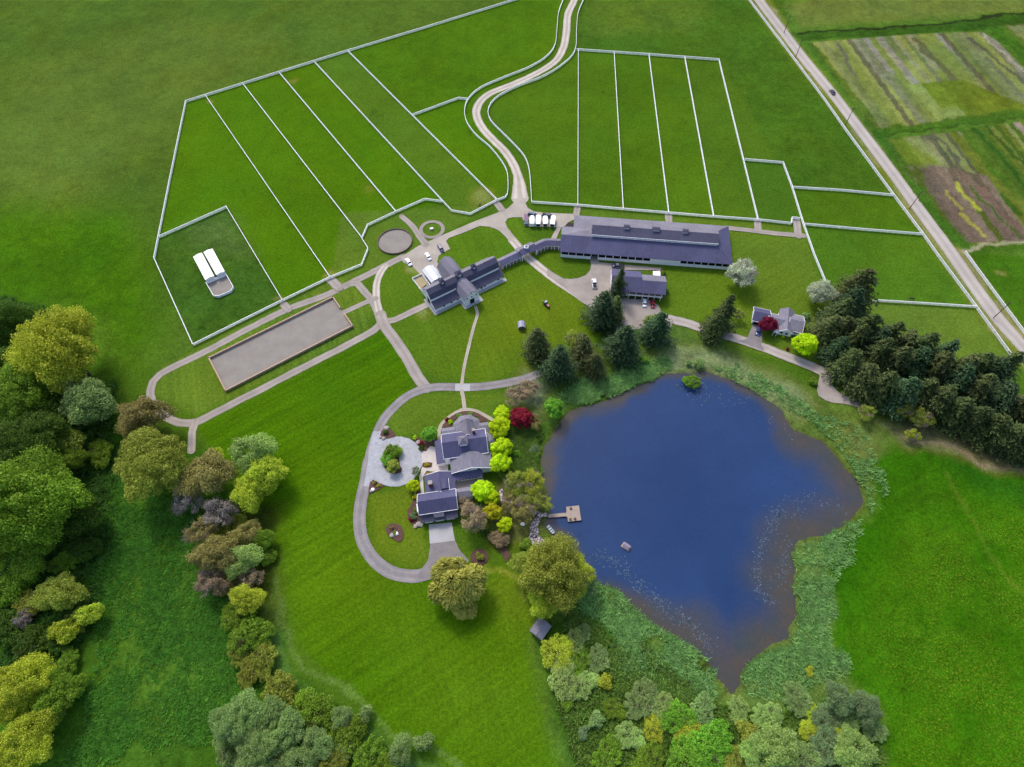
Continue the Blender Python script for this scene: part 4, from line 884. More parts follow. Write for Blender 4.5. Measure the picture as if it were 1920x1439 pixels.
# ---- main residence
b4 = P(832, 861)
mh = empty('mansion', (*b4, 0), R(8), 'large pale lavender-roofed residence with rounded rear bay and square cupola', 'house')
gable(mh, .6, 16.1, -2.35, 7.0, 5.6, 8.5, .2, names=('main_wall', 'main_roof'))
gable(mh, 2.8, 16.8, -7.6, -2.1, 4.4, 7.0, .4, ridge='v', names=('front_gable_wall', 'front_gable_roof'), roofmat=MROOFM)
windows(mh, [(8.6, 9.4, -7.66, -7.6, 4.6, 5.4), (11.6, 12.6, -7.66, -7.6, 3.6, 4.4), (13.6, 14.6, -7.66, -7.6, 3.6, 4.4)])
def octroof(name, uc, vc, r_, ze, zr, mat, wallz=0, back=None, n=8, par=mh, flat=.35):
    mb = MB(); ring = [(uc + r_ * math.cos(R(22.5 + 45 * i)), vc + r_ * math.sin(R(22.5 + 45 * i))) for i in range(8)]
    mb2 = MB(); mb2.prism([(uc + (x - uc) * .9, vc + (y - vc) * .9) for x, y in ring], wallz, ze - .02); w_ = mb2.build(name + '_wall', MW, par)
    rin = [(uc + (x - uc) * flat, vc + (y - vc) * flat) for x, y in ring]
    mb.hull([(x, y, ze) for x, y in ring], [(x, y, ze + .15) for x, y in ring]); mb.hull([(x, y, ze + .15) for x, y in ring], [(x, y, zr) for x, y in rin])
    mb.build(name + '_roof', mat, par)
octroof('sunroom', 9.9, 10.2, 5.3, 3.0, 4.5, MROOFM, flat=.6)
gable(mh, 7.8, 12.2, 5.2, 11.0, 5.4, 7.6, .3, ridge='v', names=('bay_wall', 'bay_roof'), roofmat=MROOFM)
mb = MB(); ring = [(7.5, 11.3), (8.6, 12.7), (11.4, 12.7), (12.5, 11.3)]
mb.hull([(x, y, 5.25) for x, y in ring], [(x * 1.0, y, 5.4) for x, y in ring]); n_ = len(mb.v); mb.v += [(7.5, 11.3, 5.4), (8.6, 12.7, 5.4), (11.4, 12.7, 5.4), (12.5, 11.3, 5.4), (10, 11.0, 7.58)]
mb.f += [(n_, n_ + 1, n_ + 4), (n_ + 1, n_ + 2, n_ + 4), (n_ + 2, n_ + 3, n_ + 4), (n_ + 3, n_, n_ + 4)]; mb.build('bay_end_roof', MROOFM, mh)
mb = MB(); mb.prism([(7.8, 11.2), (8.8, 12.4), (11.2, 12.4), (12.2, 11.2)], 0, 5.24); mb.build('bay_end_wall', MW, mh)
for nm, a_ in (('porch_roof', (.5, 5.6, 7.2, 11.0)), ('porch_roof', (14.4, 17.9, 7.2, 11.0))):
    mb = MB(); mb.shell([(a_[2], 3.1), (9.3, 3.9), (a_[3], 3.1)], a_[0], a_[1], .16); mb.build(nm, MROOFM, mh)
    mb = MB(); mb.box(a_[0] + .3, a_[1] - .3, a_[2], a_[3] - .4, 0, 2.9); mb.build('porch_wall', MW, mh)
mb = MB(); mb.shell([(-2.5, 2.7), (.58, 3.5)], -3.0, 6.4, .16, 'v'); mb.build('side_porch_roof', MROOF, mh)
mb = MB(); mb.box(-2.2, .5, -2.7, 6.1, 0, 2.5); mb.build('side_porch_wall', MW, mh)
octroof('east_bay', 17.0, 3.7, 2.9, 3.2, 4.4, MROOFM, flat=.5)
mb = MB(); mb.box(6.6, 9.3, .5, 3.3, 7.3, 9.1); cu = mb.build('cupola', MW, mh)
mb = MB(); mb.v += [(6.2, .1, 9.1), (9.7, .1, 9.1), (9.7, 3.7, 9.1), (6.2, 3.7, 9.1), (7.95, 1.9, 10.6)]; mb.f += [(0, 1, 4), (1, 2, 4), (2, 3, 4), (3, 0, 4), (3, 2, 1, 0)]; mb.build('cupola_roof', MROOFM, cu)
mb = MB(); mb.box(11.7, 12.6, 5.0, 5.9, 6.0, 9.2); ch = mb.build('chimney', MBRICK, mh); mb = MB(); mb.box(11.6, 12.7, 4.9, 6.0, 9.2, 9.35); mb.build('chimney_cap', MROCK, ch)
# link, family wing, garage
mb = MB(); slab(mb, [(1.4, -10.2, 2.95), (13.3, -10.2, 2.95), (13.3, -7.62, 3.6), (1.4, -7.62, 3.6)], .15); mb.build('link_roof', MROOF, mh)
mb = MB(); mb.box(3.2, 13.1, -9.6, -7.64, 0, 2.8); mb.build('link_wall', MW, mh)
for k_ in range(7):
    mb = MB(); mb.box(3.5 + k_ * 1.15, 4.4 + k_ * 1.15, -9.67, -9.61, .9, 2.3); mb.build('window', MGLASS, mh)
gable(mh, -6.9, 3.0, -13.9, -7.0, 3.1, 4.9, .3, ridge='v', names=('family_wing_wall', 'family_wing_roof'))
mb = MB(); arc = [(-.35 + 1.45 * math.cos(t_), 4.5 + 1.1 * math.sin(t_)) for t_ in [math.pi * i / 8 for i in range(9)]]
mb.extr([(-1.8, 3.9), ] + list(reversed(arc)) + [(1.1, 3.9)], -13.6, -9.8, 'v'); dm = mb.build('barrel_dormer', MROOF, mh)
for u_ in (-1.95, 1.12):
    mb = MB(); mb.box(u_, u_ + .14, -13.7, -9.7, 3.8, 4.6); mb.build('dormer_trim', MW, dm)
mb = MB(); mb.box(-5.8, -4.5, -11.6, -10.4, 3.4, 6.3); ch = mb.build('chimney', MBRICK, mh); mb = MB(); mb.box(-5.9, -4.4, -11.7, -10.3, 6.3, 6.45); mb.build('chimney_cap', MROCK, ch)
gable(mh, -9.5, 2.9, -21.0, -14.4, 4.9, 7.2, .4, names=('garage_wall', 'garage_roof'))
mb = MB(); slab(mb, [(-9.8, -23.6, 2.7), (3.0, -23.6, 2.7), (3.0, -21.02, 3.7), (-9.8, -21.02, 3.7)], .15); mb.build('garage_porch_roof', MROOFD, mh)
mb = MB(); mb.box(-9.4, 2.6, -23.0, -21.03, 0, 2.75); mb.build('garage_front_wall', surf('garage_front', (150, 140, 142), .2, 1), mh)
for u_ in (-8.6, -4.8, -1.0):
    mb = MB(); mb.box(u_, u_ + 2.7, -23.08, -23.01, .05, 2.2); mb.build('garage_door', MW, mh)
mb = MB(); mb.box(-4.9, -1.7, -22.6, -21.03, 3.1, 4.3); dd_ = mb.build('dormer', MW, mh); mb = MB(); mb.box(-5.1, -1.5, -22.8, -20.9, 4.3, 4.45); mb.build('dormer_roof', MROOFD, dd_)
mb = MB(); mb.shell([(-17.0, 3.0), (-15.2, 4.1), (-13.4, 3.0)], 3.0, 9.0, .15); mb.build('annex_roof', MROOFM, mh)
mb = MB(); mb.box(3.0, 8.7, -16.7, -13.7, 0, 2.9); mb.build('annex_wall', MW, mh)
mb = MB(); mb.box(-10.7, -9.52, -19.6, -16.8, 0, 3.2); mb.build('side_bay', MW, mh)
mb = MB(); mb.box(3.1, 13.5, -13.5, -9.8, .02, .24); mb.build('terrace', surf('terrace_stone', (158, 146, 140), .2, .7), mh)
mb = MB(); mb.box(-6.7, -2.0, -6.2, -5.2, 0, 1.5); mb.build('garden_wall', surf('rust_brick', (158, 118, 92), .2, 1.2), mh)
# ---- long outdoor riding arena
ra = [np.array(P(*q)) for q in ((395, 673), (425, 735), (662, 613.5), (625, 561))]
A0 = ra[1]; ang_ = math.atan2(*(ra[2] - ra[1])[::-1]); LU = np.hypot(*(ra[2] - ra[1])); LV = np.hypot(*(ra[0] - ra[1]))
ra_o = empty('riding_arena', (*A0, 0), ang_, 'long rectangular sand riding arena with low timber kickboards', 'riding arena')
mb = MB(); mb.quad((0, 0, .24), (LU, 0, .24), (LU, LV, .24), (0, LV, .24)); mb.build('sand_floor', MSAND, ra_o)
for q in ((-.1, LU + .1, -.12, .12), (-.1, LU + .1, LV - .12, LV + .12), (-.12, .12, .12, LV - .12), (LU - .12, LU + .12, .12, LV * .42), (LU - .12, LU + .12, LV * .62, LV - .12)):
    mb = MB(); mb.box(q[0], q[1], q[2], q[3], .02, 1.15); mb.build('kickboard', MWOODT, ra_o)
    mb = MB(); e = .14; mb.box(q[0] - e, q[1] + e, q[2] - e, q[3] + e, 1.15, 1.25); mb.build('cap_board', MWOODT, ra_o)
pm = post_mesh(1.4, .22)
for i in range(19):
    for v_ in (-.3, LV + .3):
        q = link('post', pm, MWOOD, ra_o); q.location = (i * LU / 18, v_, 0)
# ---- round lunging ring
rp = P(741, 454); rr = empty('lunging_ring', (*rp, 0), 0, 'round sand lunging ring with low dark timber wall', 'lunging ring')
mb = MB(); mb.poly([(7.7 * math.cos(i * math.pi / 24), 7.7 * math.sin(i * math.pi / 24), .26) for i in range(48)]); mb.build('sand_floor', MSAND, rr)
mb = MB()
for i in range(48):
    a0 = i * math.pi / 24; a1 = (i + 1) * math.pi / 24; f_ = lambda r_, a_: (r_ * math.cos(a_), r_ * math.sin(a_))
    mb.hull([(*f_(7.7, a0), .02), (*f_(7.95, a0), .02), (*f_(7.95, a1), .02), (*f_(7.7, a1), .02)], [(*f_(7.7, a0), .8), (*f_(7.95, a0), .8), (*f_(7.95, a1), .8), (*f_(7.7, a1), .8)])
mb.build('timber_wall', surf('dark_timber', (112, 92, 88), .2, 1), rr)
fo = empty('water_trough', (*P(809.5, 430.5), 0), .2, 'small pale square block at the centre of the grass circle', 'trough')
mb = MB(); mb.box(-.9, .9, -.7, .7, 0, .7); mb.build('basin', MCONC, fo, .05); mb = MB(); mb.box(-.6, .6, -.45, .45, .7, .74); mb.build('inset', MW, fo)
# ---- twin field shelter and its pen
s0 = P(392, 530); SA = R(-56.5) + math.pi / 2
def sh(pt, z=0): return np.array(P(*pt, z))
for k_, (pa, pb, pc, pd_, lab) in enumerate((((361.5, 481.5), (378, 473.5), (401, 517), (384.5, 525), 'left half of the white twin-roofed field shelter'), ((381, 472.5), (398, 466), (421, 508.5), (405, 515.5), 'right half of the white twin-roofed field shelter'))):
    c4 = [sh(q, 2.9) for q in (pa, pb, pc, pd_)]; o_ = c4[3]; root = empty('field_shelter', (*o_, 0), 0, lab, 'shelter', 'field shelters')
    q = [c - o_ for c in c4]; mid = lambda a_, b_: (a_ + b_) / 2
    mb = MB()
    a_, b_, c_, d_ = q; m0 = mid(a_, b_); m1 = mid(d_, c_)
    for (x0, z0, x1, z1, y0, y1) in ((a_, 2.7, m0, 3.1, d_, m1), (m0, 3.1, b_, 2.7, m1, c_)):
        mb.hull([(*x0, z0 - .1), (*x1, z1 - .1), (*y1, z1 - .1), (*y0, z0 - .1)], [(*x0, z0), (*x1, z1), (*y1, z1), (*y0, z0)])
    mb.build('roof', MWHITEROOF, root)
    cen = (a_ + b_ + c_ + d_) / 4; s4 = [cen + (p - cen) * .93 for p in (a_, b_, c_, d_)]
    mb = MB(); mb.prism([tuple(p) for p in s4], 0, 2.55); mb.build('wall', MW, root)
pc_ = [sh(q) for q in ((388, 533), (425.5, 517), (439, 541), (434, 549), (411.5, 558.5), (402, 557.5))]; o_ = pc_[0]
lpen(o_, 0, [tuple(p - o_) for p in pc_], 'low white walled sand pen at the front of the field shelter', 'pen', 1.25, .22)
sheet('pen_sand', [tuple(p) for p in pc_], .05, MSAND)
# ---- little buildings
def small_shed(px, py, ang, L_, W_, he, hr, label, rm, wm, gambrel=False):
    o_ = P(px, py); r_ = empty('garden_shed', (*o_, 0), ang, label, 'shed')
    if gambrel:
        pr = [(-W_ / 2, he), (-W_ * .3, he + (hr - he) * .7), (0, hr), (W_ * .3, he + (hr - he) * .7), (W_ / 2, he)]
    else: pr = [(-W_ / 2, he), (0, hr), (W_ / 2, he)]
    mb = MB(); mb.extr([(-W_ / 2 + .1, 0), (W_ / 2 - .1, 0)] + [(a_ * .95, z_ - .12) for a_, z_ in reversed(pr)], -L_ / 2 + .1, L_ / 2 - .1); mb.build('wall', wm, r_)
    mb = MB(); mb.shell([(a_ * 1.08, z_) for a_, z_ in pr], -L_ / 2 - .1, L_ / 2 + .1, .1); mb.build('roof', rm, r_)
    mb = MB(); mb.box(L_ / 2 - .08, L_ / 2 - .03, -.5, .5, .05, 1.8); mb.build('door', MW, r_)
small_shed(978, 614, R(92), 2.9, 2.9, 1.5, 2.7, 'small barrel-roofed grey shed alone on the lawn', plain('grey_tin', (150, 150, 172), .5), surf('brown_boards', (110, 92, 92), .2, 2), True)
small_shed(1013, 1181, R(52), 5.0, 4.4, 2.1, 3.3, 'grey-roofed garden shed at the lower lawn edge', MROOFM, surf('taupe_boards', (178, 164, 158), .15, 2))
# ---- dock, boat, floating duck house
dk = empty('dock', (*P(1031, 966), 0), 0, 'T-shaped weathered wooden dock reaching into the pond', 'dock')
dz = Z(1000, 920, 9.6, [(270, 430), (580, 400), (600, 370), (582, 295), (822, 268), (862, 535), (625, 562), (612, 490), (585, 465), (275, 492)]); dw = [np.array(P(x, y, .35)) - np.array(P(1031, 966)) for x, y in dz]
mb = MB(); mb.prism([tuple(p) for p in (dw[0], dw[1], dw[8], dw[9])], .2, .35); mb.build('walkway', MWOOD, dk)
mb = MB(); mb.prism([tuple(p) for p in dw[1:9]], .2, .36); mb.build('platform', MWOOD, dk)
for (x, y) in ((675, 325), (665, 520), (750, 510)):
    p = np.array(P(1000 + x / 9.6, 920 + y / 9.6, .4)) - np.array(P(1031, 966)); mb = MB(); mb.box(p[0] - .35, p[0] + .35, p[1] - .3, p[1] + .3, .36, .8); mb.build('bench', MPOLE, dk)
for q in dw[1:9:2]:
    mb = MB(); mb.tube((q[0], q[1], -1.4), (q[0], q[1], .7), .13, .13, 8); mb.build('pile', MPOLE, dk)
ba, bb = np.array(P(1027, 986)), np.array(P(1039, 1001)); bd = bb - ba
bt = empty('rowing_boat', (*((ba + bb) / 2), -.3), math.atan2(bd[1], bd[0]), 'small grey flat-bottomed rowing boat moored by the bank', 'boat')
LBo = np.hypot(*bd)
outl = [(-LBo / 2, -.65), (LBo * .3, -.7), (LBo / 2, -.35), (LBo / 2, .35), (LBo * .3, .7), (-LBo / 2, .65)]
mb = MB(); ins = [(x * .95, y * .85) for x, y in outl]; k = len(outl); n_ = 0
mb.v = [(x * .92, y * .8, 0) for x, y in outl] + [(x, y, .5) for x, y in outl] + [(*p, .5) for p in ins] + [(x * .9, y * .95, .08) for x, y in ins]
for i in range(k):
    j = (i + 1) % k
    for a_ in (0, 1, 2): mb.f.append((a_ * k + i, a_ * k + j, (a_ + 1) * k + j, (a_ + 1) * k + i))
mb.f += [tuple(reversed(range(k))), tuple(range(3 * k, 4 * k))]; mb.build('hull', plain('grey_aluminium', (118, 132, 150), .4, .3), bt)
for x in (-.38, -.1, .15, .36):
    mb = MB(); mb.box(x * LBo - .18, x * LBo + .18, -.55, .55, .36, .42); mb.build('seat', plain('boat_seat%d' % int(x * 100), (188, 204, 206), .5), bt)
dh = empty('duck_house', (*P(1174, 1025), -.35), R(-38), 'floating wooden duck house with grey shingle roof on the pond', 'duck house')
mb = MB(); mb.box(-1.9, 1.9, -1.3, 1.3, 0, .28); mb.build('raft', MWOOD, dh)
mb = MB(); mb.extr([(-.9, .28), (.9, .28), (.9, 1.0), (0, 1.5), (-.9, 1.0)], -1.1, 1.1); mb.build('wall', MWOOD, dh)
mb = MB(); mb.shell([(-1.25, .95), (0, 1.7), (1.25, .95)], -1.35, 1.35, .08); mb.build('roof', plain('grey_shingle', (132, 124, 140), .8), dh)
dh.scale = (.78, .78, .8)
# ---- utility poles
pole0 = None
for (x, y, l_) in ((1470, 62, 'farthest wooden utility pole beside the road'), (1491.5, 108, 'second wooden utility pole from the far end of the road'), (1584.5, 235, 'wooden utility pole beside the road below the dark car'), (1705, 392, 'wooden utility pole by the brown field corner'), (1862, 597, 'nearest wooden utility pole beside the road')):
    g_ = P(x, y)
    if pole0 is None:
        r_ = empty('utility_pole', (*g_, 0), R(-80) + math.pi / 2, l_, 'utility pole', 'utility poles along the road')
        mb = MB(); mb.tube((0, 0, 0), (0, 0, 10.5), .2, .13, 8); mb.build('mast', MPOLE, r_); mb = MB(); mb.box(-1.2, 1.2, -.08, .08, 9.5, 9.7); ca = mb.build('crossarm', MPOLE, r_)
        for x_ in (-1.0, 0.5, 1.0): mb = MB(); mb.tube((x_, 0, 9.7), (x_, 0, 9.95), .06, .04, 6); mb.build('insulator', MROCK, ca)
        pole0 = r_
    else:
        r_ = pole0.copy(); COL.objects.link(r_); r_.location = (*g_, 0); r_['label'] = l_
        for c_ in pole0.children:
            d_ = c_.copy(); COL.objects.link(d_); d_.parent = r_
            for e_ in c_.children: f_ = e_.copy(); COL.objects.link(f_); f_.parent = d_
# ============================================================ vehicles
def car(p0, p1, label, col, cat='car', kind='sedan', group='cars and trucks on the estate', Lc=4.7, name='parked_car'):
    """p0 rear pixel, p1 front pixel (on the ground)"""
    a_ = np.array(P(*p0)); b_ = np.array(P(*p1)); d = b_ - a_; c_ = (a_ + b_) / 2
    r_ = empty(name, (*c_, .0), math.atan2(d[1], d[0]), label, cat, group); W = 1.8; L = Lc
    paint_ = plain('car_paint', col, .25, .1, .6, .6)
    hood, cab0, cab1, belt, top = .92, -.30, .18, .95, 1.45
    if kind == 'suv': cab0, cab1, belt, top = -.46, .2, 1.1, 1.8
    if kind == 'pickup': cab0, cab1, belt, top, W = -.08, .22, 1.1, 1.85, 2.0
    mb = MB(); prof = [(-L / 2, .35), (-L / 2 + .05, .85), (-L / 2 + .3, belt), (L * cab1 + .5, belt), (L / 2 - .25, belt - .16), (L / 2, .65), (L / 2, .3)]
    n_ = len(prof)
    mb.hull([(x, -W / 2, z) for x, z in prof], [(x, W / 2, z) for x, z in prof]); mb.build('body', paint_, r_, .07, True)
    lo = [(L * cab0 - .25, -W / 2 + .1), (L * cab1 + .55, -W / 2 + .12), (L * cab1 + .55, W / 2 - .12), (L * cab0 - .25, W / 2 - .1)]
    hi = [(L * cab0 + .15, -W / 2 + .3), (L * cab1 - .1, -W / 2 + .3), (L * cab1 - .1, W / 2 - .3), (L * cab0 + .15, W / 2 - .3)]
    mb = MB(); mb.hull([(x, y, belt - .02) for x, y in lo], [(x, y, top - .06) for x, y in hi]); g_ = mb.build('glasshouse', MGLASS, r_, .04)
    mb = MB(); mb.box(L * cab0 + .1, L * cab1 - .05, -W / 2 + .27, W / 2 - .27, top - .06, top + .02); mb.build('car_roof', paint_, r_, .03)
    if kind == 'pickup':
        mb = MB(); mb.box(-L / 2 + .2, L * cab0 - .35, -W / 2 + .2, W / 2 - .2, belt, belt + .02); mb.build('load_bed', MDARK, r_)
    for x in (-L * .3, L * .31):
        for y in (-W / 2 - .01, W / 2 - .2):
            mb = MB(); mb.tube((x, y, .33), (x, y + .21, .33), .33, .33, 14); wh = mb.build('wheel', MTYRE, r_); mb = MB(); mb.tube((x, y - .015, .33), (x, y + .225, .33), .19, .19, 10); mb.build('rim', plain('rim', (170, 170, 176), .4, .6), wh)
    for y in (-W / 2 + .12, W / 2 - .42):
        mb = MB(); mb.box(L / 2 - .03, L / 2 + .02, y, y + .3, .58, .72); mb.build('headlight', plain('lamp_glass', (220, 222, 226), .2), r_)
        mb = MB(); mb.box(-L / 2 - .02, -L / 2 + .04, y, y + .3, .62, .8); mb.build('tail_light', plain('tail_glass', (150, 20, 20), .3), r_)
    return r_
car((761.5, 487), (771, 500), 'white sedan parked at the gravel edge, furthest left', (238, 238, 240), Lc=4.9)
car((799, 477), (806.5, 489), 'white sedan parked nearest the pale metal shed', (238, 238, 240), Lc=4.9)
car((823, 461.5), (830, 474), 'dark blue sedan parked at the lane edge above the barn', (40, 52, 92), Lc=5.0)
car((993, 404), (1006, 407), 'dark blue estate car in front of the white horse trailers', (38, 66, 96), kind='suv', Lc=5.0)
car((1018, 405), (1036, 409), 'dark teal pickup truck in front of the white horse trailers', (34, 62, 84), kind='pickup', Lc=5.6, cat='pickup truck')
car((1115.5, 544), (1112.8, 524), 'white pickup truck parked on the gravel yard', (240, 240, 240), kind='pickup', Lc=5.7, cat='pickup truck')
car((1207.5, 563), (1208.5, 577), 'white sports car parked before the balcony house', (236, 240, 248), Lc=4.6)
car((1222.5, 565), (1224, 579), 'red car parked before the balcony house', (140, 18, 44), Lc=4.5)
car((1166, 502), (1151, 501), 'dark pickup truck behind the balcony house', (56, 58, 86), kind='pickup', Lc=5.5, cat='pickup truck')
car((1423, 615), (1418.5, 631), 'metallic blue sedan parked on the cottage driveway', (82, 88, 140), Lc=4.6)
car((1563, 178.5), (1557, 171), 'dark car driving on the straight country road', (40, 44, 66), Lc=4.5, name='car', group=None)
def trailer(p0, p1, label, W=2.2, open_=False, dark=True):
    a_ = np.array(P(*p0)); b_ = np.array(P(*p1)); d = b_ - a_; L = np.hypot(*d); c_ = (a_ + b_) / 2
    r_ = empty('horse_trailer' if not open_ else 'flatbed_trailer', (*c_, 0), math.atan2(d[1], d[0]), label, 'trailer', 'trailers parked in a row')
    if not open_:
        mb = MB(); mb.prism([(-L / 2, -W / 2), (L / 2 - .7, -W / 2), (L / 2 - .1, -W / 2 + .5), (L / 2, 0), (L / 2 - .1, W / 2 - .5), (L / 2 - .7, W / 2), (-L / 2, W / 2)], .55, 2.5); mb.build('body', MWHITEROOF, r_, .05)
        mb = MB(); mb.box(-L / 2 - .04, -L / 2 + .02, -W / 2 + .25, W / 2 - .25, .8, 2.2); mb.build('rear_door', MDARK if dark else MW, r_)
    else:
        mb = MB(); mb.box(-L / 2, L / 2, -W / 2 + .2, W / 2 - .2, .6, .8); mb.build('deck', surf('mauve_deck', (140, 110, 136), .2, 2), r_)
        mb = MB(); mb.box(-L / 2, -L / 2 + 2.2, -W / 2 + .15, W / 2 - .15, .8, 1.5); mb.build('load', surf('green_tarp', (90, 112, 116), .2, 2), r_)
    mb = MB(); mb.tube((L / 2 - .1, 0, .55), (L / 2 + 1.1, 0, .5), .07, .05, 6); mb.build('drawbar', MPOLE, r_)
    for x in (-.9, -.05):
        for y in (-W / 2 - .12, W / 2 - .08):
            mb = MB(); mb.tube((x, y, .36), (x, y + .2, .36), .36, .36, 12); mb.build('wheel', MTYRE, r_)
TZ = lambda q: Z(970, 390, 21.33, q)
for q, l_, o_, dk_ in (([(360, 740), (345, 300)], 'mauve flatbed trailer at the left end of the trailer row', True, 0), ([(585, 790), (585, 460)], 'white horse trailer next to the flatbed trailer', False, 0), ([(825, 800), (835, 430)], 'white horse trailer, second from left of the white four', False, 1),
                   ([(1115, 795), (1110, 470)], 'white horse trailer, third from left of the white four', False, 1), ([(1390, 810), (1440, 450)], 'rightmost white horse trailer of the row', False, 1)):
    a_, b_ = TZ(q); trailer(a_, b_, l_, open_=o_, dark=bool(dk_))
# tractor
a_ = np.array(P(1021, 569)); b_ = np.array(P(1029, 578)); d = b_ - a_
tr = empty('tractor', (*((a_ + b_) / 2), 0), math.atan2(d[1], d[0]), 'small grey tractor standing on the mown lawn', 'tractor')
mb = MB(); mb.box(.1, 1.7, -.4, .4, .6, 1.3); mb.build('bonnet', plain('dull_red', (170, 110, 120), .4), tr, .06); mb = MB(); mb.box(-1.2, .15, -.5, .5, .6, 1.1); mb.build('chassis', plain('dark_grey', (52, 56, 70), .5), tr, .04)
mb = MB(); mb.box(-.8, -.3, -.3, .3, 1.1, 1.6); mb.build('seat', MDARK, tr, .05); mb = MB(); mb.box(-1.1, -.2, -.55, .55, 2.1, 2.2); mb.box(-1.05, -.98, -.5, -.43, 1.1, 2.1); mb.box(-1.05, -.98, .43, .5, 1.1, 2.1); mb.build('canopy', plain('silver', (150, 168, 180), .4), tr)
for x, r_, y0 in ((-.8, .65, .55), (-.8, .65, -.85), (1.2, .4, .45), (1.2, .4, -.7)):
    mb = MB(); mb.tube((x, y0, r_), (x, y0 + .28, r_), r_, r_, 16); mb.build('wheel', MTYRE, tr)
mb = MB(); mb.tube((-1.2, 0, .5), (-3.0, 0, .35), .08, .05, 6); mb.tube((-3.0, -.8, .3), (-3.0, .8, .3), .1, .1, 6); mb.build('rake', surf('pale_timber', (176, 150, 110), .2, 2), tr)
# horses
def horse(px, py, ang, label, c):
    r_ = empty('horse', (*P(px, py), 0), ang, label, 'horse'); m_ = plain('horse_coat', c, .7)
    me = bpy.data.meshes.new('body')
    pts = [(0, 0, 1.25), (.55, 0, 1.28), (-.55, 0, 1.3), (.85, 0, 1.35), (1.25, 0, 1.0), (1.5, 0, .6), (1.72, 0, .35), (-.8, 0, 1.2), (-.95, 0, .7)]
    rad = [.32, .33, .31, .2, .15, .13, .09, .08, .06]; ed = [(0, 1), (0, 2), (1, 3), (3, 4), (4, 5), (5, 6), (2, 7), (7, 8)]
    for (x, y, b_, k) in ((.6, .17, 1, 1), (.6, -.17, 1, 1), (-.6, .17, 2, -1), (-.6, -.17, 2, -1)):
        n_ = len(pts); pts += [(x, y, .95), (x + (.03 if k > 0 else -.1), y, .5), (x, y, .06)]; rad += [.14, .075, .065]; ed += [(b_, n_), (n_, n_ + 1), (n_ + 1, n_ + 2)]
    me.from_pydata(pts, ed, []); o = link('body', me, m_, r_); md = o.modifiers.new('skin', 'SKIN')
    for v_, rd in zip(me.skin_vertices[0].data if me.skin_vertices else [], rad): v_.radius = (rd, rd)
    if not me.skin_vertices:
        bm = bmesh.new(); bm.from_mesh(me); ly = bm.verts.layers.skin.verify(); bm.verts.ensure_lookup_table()
        for v_, rd in zip(bm.verts, rad): v_[ly].radius = (rd, rd)
        bm.verts[0][ly].use_root = True; bm.to_mesh(me); bm.free()
    o.modifiers.new('sub', 'SUBSURF').levels = 1; o.modifiers['sub'].render_levels = 1
    return r_
horse(899, 388, R(60), 'brown horse grazing by the fence near the driveway junction', (96, 62, 42))
horse(1708, 563, R(160), 'dark brown horse grazing in the right paddock near the cross fence', (52, 38, 34))
# ============================================================ trees and shrubs
def unit(v): return v / (np.linalg.norm(v, axis=-1, keepdims=True) + 1e-9)
def leaf_quads(C, Nn, size, rs, aspect=.62):
    """one bent rhombic leaf cluster per centre"""
    n = len(C); r_ = rs.normal(size=(n, 3)); T = unit(np.cross(Nn, r_)); B = np.cross(Nn, T)
    s = size[:, None]; j = lambda: 1 + (rs.rand(n, 1) - .5) * .5
    V = np.stack([C - T * s * j(), C + B * s * aspect * j() + Nn * s * .25, C + T * s * j(), C - B * s * aspect * j() + Nn * s * .25], 1)
    return V.reshape(-1, 3), np.arange(4 * n).reshape(n, 4)
def crown_mesh(name, n, nlobe, leaf, b=.85, seed=1, lobe=(.26, .44), spread=.66, shell=.3, up=.35, droop=0, flat_bottom=True, fill=.16, fold=.5, mod=1.0):
    rs = np.random.RandomState(seed)
    d = unit(rs.normal(size=(nlobe, 3))); d[:, 2] = np.abs(d[:, 2]) * 1.0 - .35 * (rs.rand(nlobe) < .55)
    d = unit(d); rad = spread * (.72 + .38 * rs.rand(nlobe)); LC = d * rad[:, None]; LC[:, 2] *= b
    LR = lobe[0] + (lobe[1] - lobe[0]) * rs.rand(nlobe); LC = np.vstack([LC, [[0, 0, .1]]]); LR = np.append(LR, .5)
    w = LR ** 2; w[-1] *= .5; k = rs.choice(len(LR), n, p=w / w.sum())
    q = unit(rs.normal(size=(n, 3))); rr = 1 - shell * rs.rand(n) ** 1.6 + .13 * rs.normal(size=n)
    # clumpy twigs on each lobe
    C = LC[k] + q * (LR[k] * rr)[:, None]
    ins = np.zeros(n, bool)
    for i in range(len(LR)): ins |= (np.linalg.norm(C - LC[i], axis=1) < LR[i] * .74) & (k != i)
    keep = ~ins | (rs.rand(n) < fill); keep &= C[:, 2] > -b * (.62 if flat_bottom else 1.2) - .1 * rs.rand(n)
    C = C[keep]; q = q[keep]; m_ = len(C)
    if droop: C[:, 2] -= droop * rs.rand(m_) * np.linalg.norm(C[:, :2], axis=1)
    az = np.arctan2(C[:, 1], C[:, 0]); p_ = rs.rand(4) * 6.28; f_ = 1 + mod * (.13 * np.sin(2 * az + p_[0]) + .10 * np.sin(3 * az + p_[1]) + .07 * np.sin(5 * az + p_[2]))
    C[:, :2] *= f_[:, None]; C[:, 2] *= 1 + .12 * np.sin(az + p_[3])
    Nn = unit(q * 1.0 + np.array([0, 0, up]) + rs.normal(size=(m_, 3)) * fold)
    V, F = leaf_quads(C, Nn, leaf * (.6 + .8 * rs.rand(m_)), rs)
    return np_mesh(name, V, F)
